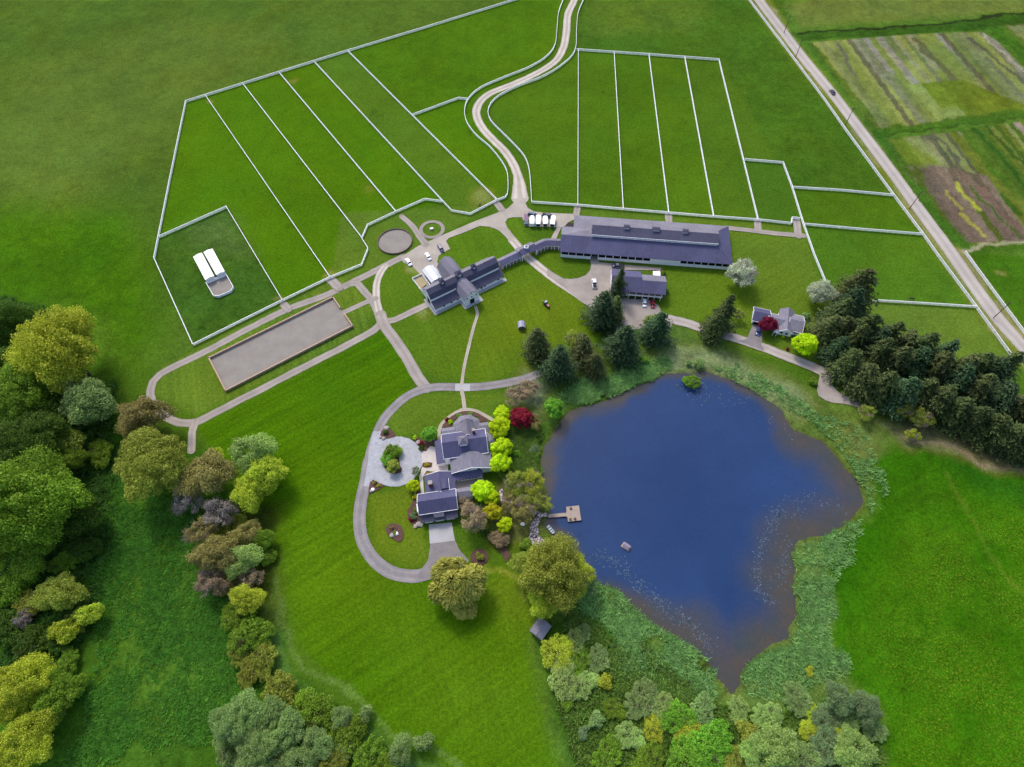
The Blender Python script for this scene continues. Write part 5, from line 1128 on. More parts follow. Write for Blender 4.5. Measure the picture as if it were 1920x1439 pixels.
def strand_mesh(name, n, nlobe, seed, b=.85, leaf=.03, strand=.26):
    """weeping crown: fine hanging strands over rounded lobes"""
    rs = np.random.RandomState(seed)
    d = unit(rs.normal(size=(nlobe, 3))); d[:, 2] = np.abs(d[:, 2]) - .1; d = unit(d); LC = d * (.5 + .25 * rs.rand(nlobe))[:, None]; LC[:, 2] *= b; LR = .25 + .2 * rs.rand(nlobe)
    k = rs.choice(nlobe, n, p=LR ** 2 / (LR ** 2).sum()); q = unit(rs.normal(size=(n, 3))); q[:, 2] = np.abs(q[:, 2]) - .15
    top = LC[k] + unit(q) * (LR[k] * (.8 + .25 * rs.rand(n)))[:, None]; out = unit(q * [1, 1, 0] + 1e-6)
    L = strand * (.4 + .9 * rs.rand(n))[:, None]; bot = top + out * L * .45 + np.array([0, 0, -1.0]) * L * .9 + rs.normal(size=(n, 3)) * .02
    mid = (top + bot) / 2 + out * L * .2 + np.array([0, 0, .1]) * L; side = unit(np.cross(out, [0, 0, 1.0]) + rs.normal(size=(n, 3)) * .4) * leaf * (.6 + .8 * rs.rand(n, 1))
    V = np.stack([top - side * .5, top + side * .5, mid + side, mid - side, mid - side, mid + side, bot + side * .4, bot - side * .4], 1).reshape(-1, 3)
    return np_mesh(name, V, np.arange(8 * n).reshape(2 * n, 4))
def limbs(name, base, seed, n1=7, n2=5, n3=3, r0=.07, reach=.8, fine=0.0, mat=None, b=.85):
    rs = random.Random(seed); mb = MB(); mb.tube((0, 0, base - .06), (0, 0, base * .4), r0, r0 * .75, 8); tips = []
    for i in range(n1):
        a = rs.uniform(0, 6.28); e = rs.uniform(.25, 1.2); L = reach * rs.uniform(.6, 1)
        p0 = (0, 0, base * rs.uniform(.35, .7)); p1 = (math.cos(a) * math.cos(e) * L * .55, math.sin(a) * math.cos(e) * L * .55, base * .4 + math.sin(e) * L * .75 + .1)
        mb.tube(p0, p1, r0 * .5, r0 * .26, 6)
        for j in range(n2):
            a2 = a + rs.uniform(-.9, .9); e2 = rs.uniform(.0, 1.1); L2 = L * rs.uniform(.35, .6)
            p2 = (p1[0] + math.cos(a2) * math.cos(e2) * L2, p1[1] + math.sin(a2) * math.cos(e2) * L2, p1[2] + math.sin(e2) * L2 * b)
            mb.tube(p1, p2, r0 * .2, r0 * .08, 4)
            for k in range(n3):
                a3 = a2 + rs.uniform(-1.2, 1.2); e3 = rs.uniform(-.4, 1.2); L3 = L2 * rs.uniform(.4, .8); t_ = rs.uniform(.4, 1)
                q = tuple(p1[m_] + (p2[m_] - p1[m_]) * t_ for m_ in range(3)); p3 = (q[0] + math.cos(a3) * math.cos(e3) * L3, q[1] + math.sin(a3) * math.cos(e3) * L3, q[2] + math.sin(e3) * L3)
                mb.tube(q, p3, r0 * .07 + fine, r0 * .02 + fine * .6, 3)
    me = bpy.data.meshes.new(name); me.from_pydata(mb.v, [], mb.f); me.update(); me.materials.append(mat or MBARK); return me
def conifer_mesh(name, seed, rad=.27, tiers=30, per=11, spray=13, size=.016, dens=1.0, ragged=.25):
    """height 1: whorls of drooping boughs carrying flat sprays"""
    rs = np.random.RandomState(seed); C = []; Nn = []; S = []
    for i in range(tiers):
        h = .07 + .93 * (i / tiers) ** .93; R_ = rad * min(1.0, (1 - h) ** .62 * 1.12, .75 + h * 2) + .014; nb = max(4, int(per * (.55 + .9 * (1 - h))))
        for j in range(nb):
            a = rs.uniform(0, 2 * np.pi); L = R_ * (1 + .28 * math.sin(a * 2 + seed + h * 7) * math.sin(h * 11 + seed)) * (1 - ragged * rs.rand() ** 1.5 + .08 * rs.normal()); drp = rs.uniform(.22, .48)
            ns = max(4, int(spray * (.35 + L / rad)))
            for s in range(ns):
                t = (s + rs.rand()) / ns; r_ = L * t; w = L * .24 * (1 - t * .75) * rs.uniform(-1, 1)
                z = h + L * .18 * t - drp * L * t * t + rs.normal() * .004
                C.append((math.cos(a) * r_ - math.sin(a) * w, math.sin(a) * r_ + math.cos(a) * w, z)); Nn.append((math.cos(a) * .5, math.sin(a) * .5, .85)); S.append(size * (.7 + .7 * rs.rand()) * (1.15 - .4 * t))
    C = np.array(C); Nn = unit(np.array(Nn) + rs.normal(size=C.shape) * .38)
    V, F = leaf_quads(C, Nn, np.array(S), rs, .5); return np_mesh(name, V, F)
LM = {
 'olive': leafmat('leaf_olive', [(104, 118, 34), (142, 154, 54), (174, 182, 84)]),
 'yellowgreen': leafmat('leaf_yellow_green', [(128, 150, 22), (172, 186, 48), (200, 208, 84)]),
 'mid': leafmat('leaf_mid_green', [(74, 110, 20), (112, 146, 36), (144, 170, 58)]),
 'dark': leafmat('leaf_dark_green', [(46, 76, 20), (72, 104, 30), (98, 128, 42)]),
 'pale': leafmat('leaf_pale_green', [(112, 144, 62), (148, 174, 92), (176, 196, 122)]),
 'sage': leafmat('leaf_sage', [(98, 128, 66), (130, 158, 88), (160, 182, 116)]),
 'grey': leafmat('leaf_grey_green', [(88, 114, 70), (116, 140, 92), (144, 164, 116)]),
 'lime': leafmat('leaf_lime', [(140, 170, 0), (184, 212, 8), (208, 228, 30)]),
 'gold': leafmat('leaf_gold', [(136, 140, 8), (176, 176, 20), (200, 196, 40)]),
 'red': leafmat('leaf_red', [(84, 8, 30), (126, 18, 48), (158, 40, 70)]),
 'blossom': leafmat('blossom', [(120, 140, 84), (184, 190, 162), (216, 216, 204)]),
 'brown': leafmat('leaf_budding_brown', [(114, 108, 58), (144, 138, 78), (168, 158, 96)]),
 'tan': leafmat('leaf_tan', [(132, 116, 90), (162, 144, 114), (184, 166, 134)]),
 'mauve': leafmat('twig_mauve', [(116, 110, 102), (148, 141, 134), (174, 166, 160)]),
 'willow': leafmat('leaf_willow', [(124, 128, 48), (156, 156, 68), (182, 178, 92)]),
 'bright': leafmat('leaf_bright', [(78, 128, 24), (112, 168, 44), (140, 190, 70)]),
 'needle': leafmat('needles', [(40, 54, 26), (64, 82, 38), (94, 106, 56)], transl=.2),
 'needle2': leafmat('needles_blue', [(32, 54, 32), (52, 78, 44), (78, 102, 64)], transl=.2),
 'needle3': leafmat('needles_olive', [(46, 58, 28), (74, 86, 42), (104, 110, 62)], transl=.2),
}
CR = {
 'big': ([crown_mesh('crown', 46000, 150, .021, seed=s, lobe=(.10, .22), spread=.79, b=.82, fill=.45, shell=.55, fold=.95) for s in (1, 2, 3)], 1.12),
 'med': ([crown_mesh('crown', 21000, 90, .031, seed=s, lobe=(.12, .26), spread=.75, b=.85, fill=.45, shell=.55, fold=.95) for s in (4, 5, 6)], 1.1),
 'small': ([crown_mesh('crown', 7000, 46, .056, seed=s, lobe=(.15, .28), spread=.7, b=.88, shell=.5, fold=.9) for s in (7, 8)], 1.05),
 'maple': ([crown_mesh('crown', 9500, 60, .056, seed=s, lobe=(.13, .24), spread=.76, b=.85, fill=.2, up=.8, fold=.5, mod=.35) for s in (9, 10)], 1.0),
 'shrub': ([crown_mesh('crown', 5000, 26, .065, seed=s, lobe=(.18, .36), spread=.64, b=.68, up=.6, fold=.8) for s in (11, 12, 13)], .55),
 'bush': ([crown_mesh('crown', 16000, 90, .034, seed=s, lobe=(.08, .24), spread=.86, b=.42, up=.6, fill=.45, shell=.5, fold=.9) for s in (14, 15)], .5),
 'willow': ([strand_mesh('crown', 15000, 26, s) for s in (16, 17)], 1.0),
 'airy': ([crown_mesh('crown', 6500, 44, .034, seed=s, lobe=(.12, .26), spread=.78, b=.8, shell=.9, fill=.6) for s in (18, 19)], 1.1),
}
TRK = {k: [limbs('trunk', -v[1], 50 + i + len(k), r0=.055 if k in ('big', 'med') else .05, b=.8) for i in range(2)] for k, v in CR.items()}
TRK['airy'] = [limbs('trunk', -1.1, 90 + i, n1=12, n2=7, n3=6, r0=.05, reach=.95, fine=.004, mat=MTWIG) for i in range(2)]
CON = [conifer_mesh('crown', s, rad=r_, ragged=g_, size=.022, spray=15, per=13) for s, r_, g_ in ((21, .27, .45), (22, .25, .4), (23, .30, .5), (24, .27, .6))]
CONT = []
for s in range(2):
    mb = MB(); mb.tube((0, 0, -.01), (0, 0, .97), .016, .003, 8); rs_ = random.Random(s)
    for i in range(26):
        a = rs_.uniform(0, 6.28); z = rs_.uniform(.1, .8); L = .2 * (1 - z); mb.tube((0, 0, z), (math.cos(a) * L, math.sin(a) * L, z - .02), .004, .001, 3)
    me = bpy.data.meshes.new('trunk'); me.from_pydata(mb.v, [], mb.f); me.update(); me.materials.append(MBARK); CONT.append(me)
rt = random.Random(5)
def tree(kind, col, px, py, rpx, label, cat='tree', name='broadleaf_tree', group=None, zs=1.0, sx=1.0):
    meshes, hf = CR[kind]; R_ = 6.0
    for _ in range(5): x, y = P(px, py, hf * R_ * zs); R_ = rpx * depth(x, y, hf * R_ * zs) / FPX
    r_ = empty(name, (x, y, 0), rt.uniform(0, 6.28), label, cat, group)
    me = rt.choice(meshes); c_ = link('crown', me, LM[col], r_); c_.location = (0, 0, hf * R_ * zs); k1 = rt.uniform(.9, 1.12) if kind != 'maple' else rt.uniform(.96, 1.05); c_.scale = (R_ * sx * k1, R_ / sx / k1, R_ * zs * rt.uniform(.85, 1.1))
    t_ = link('trunk' if cat == 'tree' else 'stem', rt.choice(TRK[kind]), None, r_); t_.location = (0, 0, hf * R_ * zs); t_.scale = (R_, R_, R_ * zs)
    return r_
def conifer(px, py, h, label, col='needle', top=True, w=1.0, group='dark conifers', v=None):
    x, y = P(px, py, h if top else 0); r_ = empty('conifer_tree', (x, y, 0), rt.uniform(0, 6.28), label, 'tree', group)
    me = CON[v if v is not None else rt.randrange(4)]; c_ = link('crown', me, LM[col], r_); k1 = rt.uniform(.85, 1.2); c_.scale = (h * w * k1, h * w / k1 * rt.uniform(.95, 1.15), h * rt.uniform(.93, 1.0))
    t_ = link('trunk', rt.choice(CONT), None, r_); t_.scale = (h, h, h); return r_
for m_ in list(LM.values()): pass
# --- left-hand wood, top to bottom
T = tree
for a_ in (('big', 'dark', 8, 610, 52, 'dark tree at the left frame edge, uppermost of the wood'), ('big', 'yellowgreen', 112, 655, 80, 'big round yellow-green tree at the top of the left wood'),
           ('big', 'mid', 38, 735, 66, 'mid-green tree between the big yellow-green tree and left frame edge'), ('med', 'sage', 168, 752, 52, 'pale bluish-green tree just below the big yellow-green tree'),
           ('med', 'dark', 18, 690, 48, 'dark green tree on the left frame edge beside the muddy stream'), ('big', 'dark', 60, 820, 62, 'dark shaded tree in the middle of the left wood'),
           ('small', 'olive', 132, 832, 32, 'small yellowish tree standing alone in the dark left clearing'), ('big', 'mid', 62, 940, 92, 'huge mid-green tree in the middle of the left frame edge'),
           ('med', 'dark', 150, 965, 44, 'dark bush-like tree on the right flank of the huge green tree'), ('med', 'mid', 10, 1010, 52, 'green tree cut by the left frame edge below the huge tree'),
           ('med', 'mid', 128, 868, 30, 'small green tree just below the small yellowish clearing tree'), ('med', 'mid', 60, 1042, 42, 'loose grey-green tree below the huge green tree'),
           ('med', 'olive', 112, 1112, 42, 'wide olive shrubby tree halfway down the left edge'), ('bush', 'mid', 20, 1100, 40, 'green thicket at the left edge beside the wide olive tree'),
           ('small', 'yellowgreen', 122, 1183, 26, 'left part of the low yellow-green bush by the marsh meadow'), ('small', 'yellowgreen', 166, 1152, 26, 'right part of the low yellow-green bush by the marsh meadow'),
           ('airy', 'mauve', 44, 1160, 18, 'bare grey dead tree near the left edge'), ('bush', 'dark', 14, 1175, 34, 'dark thicket at the left edge near the dead branches'), ('big', 'yellowgreen', 36, 1290, 58, 'bright yellow-green tree near the bottom left corner'),
           ('med', 'mid', 108, 1310, 42, 'dark green tree right of the bottom left yellow-green tree'), ('big', 'yellowgreen', 46, 1392, 56, 'yellow-green tree in the bottom left corner'),
           ('bush', 'mid', 125, 1250, 26, 'low green bush above the dark tree near bottom left'), ('bush', 'dark', 75, 1350, 34, 'dark undergrowth bush between the two bottom left yellow-green trees'),
           ('med', 'dark', 95, 770, 40, 'dark tree beside the muddy stream in the left wood'), ('med', 'dark', 15, 870, 44, 'dark tree on the left frame edge above the huge green tree')):
    T(*a_, group='trees of the left wood')
for a_ in (('bush', 'mid', 190, 850, 26, 'low scrub below the pale bluish-green tree'), ('bush', 'dark', 160, 1030, 28, 'dark scrub on the meadow side of the huge green tree'), ('bush', 'mid', 120, 1055, 24, 'green scrub above the wide olive tree'), ('bush', 'olive', 145, 1165, 26, 'scrub joining both halves of the low yellow-green bush'),
           ('bush', 'dark', 60, 1210, 34, 'dark scrub between dead tree and bottom left trees'), ('bush', 'mid', 140, 1290, 24, 'scrub at the meadow side of the bottom left trees'), ('bush', 'dark', 105, 1200, 26, 'dark scrub below the low yellow-green bush'), ('bush', 'olive', 60, 1130, 30, 'olive scrub left of the wide olive tree')):
    T(*a_, cat='shrub', name='scrub', group='scrub along the left wood')
# --- middle belt
for a_ in (('bush', 'brown', 430, 1095, 26, 'brown scrub low in the middle of the brown thicket'), ('bush', 'mid', 440, 1160, 28, 'green scrub under the round yellow-green tree'), ('bush', 'olive', 440, 985, 22, 'olive scrub between the grey-lilac trees and the brown thicket'), ('bush', 'brown', 345, 905, 22, 'brown scrub between the large round tree and the olive-brown tree'), ('bush', 'mid', 500, 1045, 18, 'green scrub on the lawn side of the brown thicket'), ('bush', 'olive', 470, 1260, 26, 'bramble scrub tapering towards the bottom willows')):
    T(*a_, cat='shrub', name='scrub', group='scrub along the middle belt')
for a_ in (('med', 'brown', 270, 782, 46, 'brownish budding tree where the lane loops back'), ('med', 'mid', 242, 800, 24, 'green tree hugging the left side of the brownish budding tree'), ('big', 'olive', 284, 868, 70, 'large round olive-yellow tree left of the lane end'),
           ('med', 'brown', 388, 890, 50, 'olive-brown tree between two rounder yellow trees'), ('med', 'pale', 474, 850, 42, 'pale green tree topping the clump beside the great lawn'),
           ('med', 'yellowgreen', 500, 886, 40, 'yellow-green tree right side of the clump beside the great lawn'), ('med', 'yellowgreen', 470, 922, 38, 'yellow-green tree lowest of the clump beside the great lawn'),
           ('airy', 'mauve', 350, 938, 32, 'bare grey-lilac tree below the large olive-yellow tree'), ('airy', 'mauve', 412, 962, 34, 'bare grey-lilac tree left of the lowest yellow-green clump tree'),
           ('airy', 'brown', 378, 1000, 34, 'thin brown tree at the top of the brown thicket'), ('med', 'brown', 405, 1042, 42, 'brown budding tree left in the thicket beside the lawn edge'),
           ('med', 'brown', 462, 1000, 28, 'brown-green tree at the top right of the brown thicket'), ('med', 'pale', 452, 1052, 36, 'bright pale green tree in the middle of the brown thicket'),
           ('airy', 'tan', 396, 1090, 32, 'bare tan shrub-tree at the lower left of the brown thicket'), ('airy', 'tan', 470, 1085, 24, 'bare tan shrub-tree at the lower right of the brown thicket'),
           ('med', 'yellowgreen', 464, 1124, 32, 'round yellow-green tree at the foot of the brown thicket'), ('med', 'mid', 492, 1010, 22, 'small green tree against the great lawn, right of the thicket'),
           ('big', 'yellowgreen', 402, 860, 20, 'small yellowish tree behind the olive-brown tree')):
    T(*a_, group='trees of the middle belt')
for a_ in (('bush', 'mid', 470, 1190, 38, 'green bramble mound above the marsh strip'), ('bush', 'olive', 495, 1235, 30, 'lower bramble mound tapering to the marsh strip'), ('bush', 'olive', 450, 1225, 24, 'yellowish bramble mound at the meadow side'),
           ('bush', 'olive', 525, 1300, 36, 'bramble mound right above the sage willows'), ('bush', 'mid', 590, 1335, 40, 'green bramble mound between the sage willows'), ('bush', 'mid', 650, 1380, 36, 'green bush at the bottom beside the pale strip'),
           ('bush', 'mid', 690, 1425, 36, 'bottom-edge green bush left of the great lawn'), ('bush', 'olive', 620, 1430, 34, 'bottom-edge yellowish bush left of the great lawn')):
    T(*a_, cat='shrub', name='bramble_shrub', group='bramble mounds')
for a_ in (('big', 'sage', 450, 1350, 50, 'large sage-green willow, leftmost at the bottom'), ('big', 'sage', 480, 1412, 48, 'sage-green willow touching the bottom edge'), ('med', 'sage', 540, 1372, 36, 'sage willow in the middle of the bottom thicket'),
           ('med', 'sage', 510, 1345, 34, 'sage willow bridging the two largest bottom willows'), ('bush', 'sage', 430, 1400, 34, 'low sage growth at the meadow side of the bottom willows'), ('med', 'sage', 520, 1420, 34, 'sage willow at the bottom edge beside the large one'), ('bush', 'pale', 640, 1400, 30, 'pale bush between the right bottom willows'), ('med', 'sage', 592, 1398, 32, 'sage willow right of the middle bottom thicket'), ('med', 'sage', 640, 1345, 22, 'small sage willow near the pale strip'), ('small', 'sage', 684, 1340, 16, 'little round sage willow on the lawn boundary'),
           ('med', 'sage', 560, 1430, 34, 'sage willow at the bottom edge centre left'), ('small', 'sage', 795, 1392, 20, 'pale sage bush at the bottom boundary of the great lawn'), ('med', 'sage', 752, 1408, 26, 'sage willow left of the pale sage boundary bush'), ('med', 'mid', 720, 1440, 24, 'green bush at the bottom edge, left of the lawn tip')):
    T(*a_, group='sage willows at the bottom')
# --- lawn specimens and garden
T('willow', 'willow', 856, 1092, 46, 'weeping golden willow beside the tarmac turning area', name='willow_tree'); T('willow', 'willow', 872, 1138, 22, 'small weeping clump below the golden willow', name='willow_tree')
T('big', 'olive', 1040, 1072, 66, 'very large olive-green tree on the pond bank below the dock'); T('big', 'olive', 1000, 1060, 40, 'olive tree on the lawn side of the very large bank tree'); T('big', 'yellowgreen', 1075, 1075, 42, 'yellow-green tree overhanging the pond below the dock')
T('airy', 'grey', 1085, 1085, 36, 'thin grey-green tree at the water side of the very large bank tree'); T('big', 'yellowgreen', 1025, 1120, 38, 'yellow-green tree at the lower side of the very large bank tree')
for a_ in ((941, 776, 17, 'bright lime tree, topmost by the house beside the crimson maple'), (937, 803, 23, 'bright lime tree by the house, left of the crimson maple'), (941, 840, 22, 'bright lime tree right of the main house front'), (938, 868, 21, 'bright lime tree at the lower right of the main house'),
           (904, 920, 22, 'bright lime tree over the terrace'), (921, 932, 17, 'lime tree right of the terrace tree'), (947, 985, 16, 'small open lime tree in the garden by the brown willow')):
    T('maple', 'lime', *a_, name='lime_maple', group='bright lime maples around the residence')
T('maple', 'gold', 922, 961, 19, 'golden-green tree between two lime trees below the terrace')
T('maple', 'bright', 805, 814, 16, 'bright green round tree left of the main house'); T('maple', 'lime', 775, 911, 13, 'small lime round tree at the court edge'); 
T('maple', 'red', 977, 784, 23, 'crimson maple between the lime trees and the pond', name='red_maple'); T('maple', 'red', 1440, 610, 18, 'crimson maple in front of the cottage', name='red_maple')
T('maple', 'lime', 1509, 646, 24, 'round lime-yellow tree right of the cottage'); T('maple', 'bright', 1038, 765, 21, 'light green egg-shaped tree at the upper left pond bank', zs=1.25)
T('airy', 'tan', 968, 742, 24, 'bare pinkish tree above the crimson maple'); T('airy', 'tan', 992, 728, 20, 'bare yellowish tree by the curved drive end'); T('airy', 'brown', 1000, 790, 18, 'thin shrub between crimson maple and egg-shaped tree')
T('airy', 'tan', 886, 972, 30, 'bare brown weeping tree right of the garage', name='willow_tree'); T('airy', 'tan', 872, 946, 15, 'upper bare brown weeping tree right of the garage', name='willow_tree')
T('airy', 'olive', 968, 905, 25, 'loose golden-olive tree right of the terrace'); T('airy', 'yellowgreen', 1000, 905, 26, 'airy yellow-green tree on the pond bank above the dock'); T('airy', 'olive', 1014, 942, 22, 'airy olive tree hanging over the water above the dock')
T('airy', 'olive', 990, 935, 20, 'olive tree between the stone paths'); T('airy', 'brown', 978, 958, 26, 'brown budding tree in the garden by the stone path'); T('airy', 'brown', 955, 945, 18, 'small brown tree right of the golden-green tree')
T('bush', 'tan', 936, 1012, 18, 'tan mounded shrub at the lawn edge', cat='shrub', name='shrub'); T('shrub', 'mid', 985, 1022, 13, 'dark green shrub left of the very large bank tree', cat='shrub', name='shrub'); T('shrub', 'dark', 908, 998, 9, 'dark blue-green shrub under the brown weeping tree', cat='shrub', name='shrub')
for k_, c_, x, y, r_, l_ in (('bush', 'mid', 736, 848, 17, 'upper green shrub on the court island'), ('shrub', 'bright', 727, 863, 15, 'middle green shrub on the court island'), ('maple', 'olive', 737, 874, 14, 'lower yellow-green shrub on the court island'),
                     ('shrub', 'dark', 724, 811, 6, 'dark shrub in the rock bed north of the court'), ('shrub', 'lime', 778, 821, 4.5, 'small lime shrub in the bed above the court'), ('shrub', 'red', 790, 832, 6, 'dark red shrub in the bed above the court'),
                     ('shrub', 'dark', 790, 840, 6, 'dark shrub at the lower end of the bed above the court'), ('airy', 'grey', 780, 884, 10, 'pale wispy shrub at the court edge by the path'), ('shrub', 'gold', 710, 911, 4, 'small yellow shrub in the rock bed south of the court'),
                     ('shrub', 'brown', 702, 905, 5, 'brown shrub in the rock bed south of the court'), ('shrub', 'gold', 800, 872, 4.5, 'pale yellow shrub in the round patio bed'), ('shrub', 'lime', 844, 792, 5, 'small lime shrub left of the rotunda'), ('shrub', 'bright', 861, 780, 5, 'lime shrub at the tip of the rounded bay'),
                     ('shrub', 'bright', 881, 777, 5, 'green shrub right at the tip of the rounded bay'), ('shrub', 'red', 838, 787, 5, 'dark red shrub in the curved bed'), ('shrub', 'gold', 778, 932, 6, 'yellow shrub left of the garage'), ('shrub', 'grey', 775, 967, 8, 'pale green shrub left of the garage front'),
                     ('shrub', 'mid', 780, 958, 6, 'green shrub left of the garage corner'), ('shrub', 'red', 771, 975, 5, 'dark red shrub left of the garage front'), ('shrub', 'olive', 899, 1043, 9, 'shrub in the round mulch circle on the lower lawn'), ('shrub', 'mid', 740, 1000, 4.5, 'green shrub in the egg-shaped lawn bed'),
                     ('shrub', 'brown', 734, 990, 4.5, 'brown shrub in the egg-shaped lawn bed'), ('shrub', 'bright', 971, 852, 9, 'bright green shrub on the bank right of the lime trees'), ('shrub', 'sage', 961, 831, 7, 'pale shrub between lime trees and pond'), ('shrub', 'mid', 958, 880, 8, 'green shrub below the bright bank shrub'),
                     ('bush', 'grey', 1002, 842, 9, 'reddish-green reeds bush at the water edge'), ('shrub', 'gold', 1158, 602, 9, 'yellow flowering shrub left of the balcony house'), ('shrub', 'sage', 1512, 594, 9, 'dark shrub at the right end of the cottage'), ('shrub', 'red', 1477, 655, 3.5, 'tiny red shrub before the cottage'),
                     ('shrub', 'lime', 1468, 632, 3.5, 'tiny lime shrub before the cottage'), ('shrub', 'mid', 1248, 545, 6, 'shrub at the right wall of the balcony house'), ('shrub', 'mid', 1243, 513, 6, 'shrub beside the white rear deck'), ('bush', 'mid', 1298, 716, 16, 'dark flowering bush standing in the pond shallows'),
                     ('shrub', 'sage', 1312, 684, 12, 'pale round shrub on the north bank'), ('shrub', 'sage', 1292, 682, 7, 'small pale shrub beside the round bank shrub'), ('shrub', 'bright', 1206, 675, 9, 'bright green shrub under the conifers by the pond'), ('shrub', 'mid', 1524, 715, 9, 'shrub at the lane bend above the pond'), ('shrub', 'mid', 943, 895, 8, 'green shrub at the terrace end')):
    T(k_, c_, x, y, r_, l_, cat='shrub', name='shrub', group='garden and bank shrubs')
T('airy', 'blossom', 1392, 512, 31, 'white blossom tree at the end of the long riding hall', name='blossom_tree'); T('med', 'blossom', 1390, 514, 25, 'inner blossom tree at the end of the riding hall, densest white bloom', name='blossom_tree')
T('med', 'blossom', 1540, 551, 26, 'white blossom tree at the foot of the diagonal fence', name='blossom_tree')
# --- conifers north of the pond
for a_ in ((1010, 618, 17, 'lone conifer nearest the grey lawn shed', 'needle3', 1.45), (1052, 652, 19, 'dark conifer over the curved drive end', 'needle2', 1.35), (1098, 628, 16, 'thin greyish conifer third from the left of the pond row', 'needle3', 1.5), (1138, 548, 21, 'dense dark conifer on the gravel yard corner', 'needle2', 1.35),
           (1168, 503, 17, 'slender conifer rising in front of the balcony house', 'needle', .85), (1178, 612, 20, 'broad dark conifer centre of the pond row', 'needle2', 1.45), (1120, 665, 13, 'low grey conifer behind the dark pond conifer', 'needle3', 1.4), (1243, 590, 17, 'dark conifer right end of the pond row by the lane', 'needle2', 1.5),
           (1375, 555, 22, 'tall solitary conifer beside the lane left of the cottage', 'needle', 1.15), (1355, 590, 15, 'shorter conifer joined to the tall solitary one', 'needle', 1.3), (1160, 560, 14, 'conifer between gravel yard and balcony house', 'needle', 1.2)):
    conifer(a_[0], a_[1] - 3, a_[2] + 1.5, a_[3], a_[4], w=a_[5] * .93, group='conifers north of the pond')
T('small', 'pale', 1220, 603, 15, 'pale budding tree beside the right conifer of the pond row'); T('airy', 'olive', 1078, 640, 22, 'olive bare tree between pond conifers'); T('airy', 'olive', 1385, 590, 13, 'thin bare tree left of the cottage garage')
# --- tall grove on the right
gr = []
for (x, y, h) in ((1638, 503, 24), (1618, 535, 22), (1597, 560, 20), (1575, 590, 18), (1647, 590, 21), (1668, 612, 20), (1693, 604, 21), (1722, 618, 20), (1758, 626, 21), (1800, 636, 21), (1780, 655, 18), (1838, 664, 20), (1866, 660, 20), (1893, 672, 19), (1918, 660, 21)): gr.append((x, y, h, True))
for (x, y, h) in ((1560, 640, 17), (1585, 662, 19), (1556, 672, 15), (1572, 704, 18), (1598, 732, 19), (1632, 750, 19), (1668, 760, 19), (1622, 690, 20), (1655, 705, 20), (1708, 755, 18), (1690, 705, 20), (1737, 772, 18), (1728, 715, 20), (1770, 790, 17), (1768, 735, 20), (1802, 806, 17), (1805, 752, 19), (1836, 822, 17), (1845, 768, 19), (1872, 838, 17), (1880, 785, 19), (1905, 852, 17), (1915, 800, 18)): gr.append((x, y, h, False))
CNT = {True: 0, False: 0}; wds = ['topmost', 'upper', 'left', 'inner', 'front', 'right']
for i, (x, y, h, tp) in enumerate(gr):
    if tp: l_ = ['tallest conifer, its tip highest of the right grove', 'second tip below the tallest grove conifer', 'third tip down the grove\'s left slope', 'lowest tip on the grove\'s upper left slope', 'conifer just right below the tallest grove tip', 'conifer tip behind the small white specks in the grove', 'leftmost tip on the grove ridge facing the pasture',
                'second ridge tip facing the pasture', 'third ridge tip facing the pasture', 'outermost ridge tip leaning into the pasture', 'shorter conifer below the outermost ridge tip', 'conifer tip left of the near fence end', 'conifer tip under the near fence end', 'conifer by the roadside fence end', 'conifer at the right frame edge by the road'][i]
    else:
        deep = (y < 740 and 1600 < x) or (x, y) in ((1768, 735), (1805, 752), (1845, 768), (1880, 785), (1915, 800), (1735, 752), (1708, 755)) and (x, y) != (1708, 755); od = ['first', 'second', 'third', 'fourth', 'fifth', 'sixth', 'seventh', 'eighth', 'ninth', 'tenth', 'eleventh', 'twelfth', 'thirteenth', 'fourteenth', 'fifteenth', 'sixteenth']
        cnt = CNT[deep]; CNT[deep] += 1; l_ = ('%s conifer from the lane inside the right grove, behind the fringe' if deep else '%s conifer from the lane along the front fringe of the right grove') % od[cnt]
    g_ = 'conifers of the right grove' if tp else ('inner conifers of the right grove' if 'inside' in l_ else 'fringe conifers of the right grove')
    conifer(x, y, h, l_, ['needle', 'needle2', 'needle', 'needle3'][i % 4] if i != 0 else 'needle3', top=tp, w=1.45 if h < 19 else 1.3, group=g_)
T('airy', 'olive', 1690, 765, 22, 'bare yellowish oak in front of the grove, left crown'); T('airy', 'olive', 1728, 785, 22, 'bare yellowish oak in front of the grove, right crown'); T('airy', 'olive', 1625, 775, 18, 'low bare bush tree by the round gravel turning place'); T('airy', 'yellowgreen', 1712, 815, 14, 'small yellowish sapling below the bare oaks')
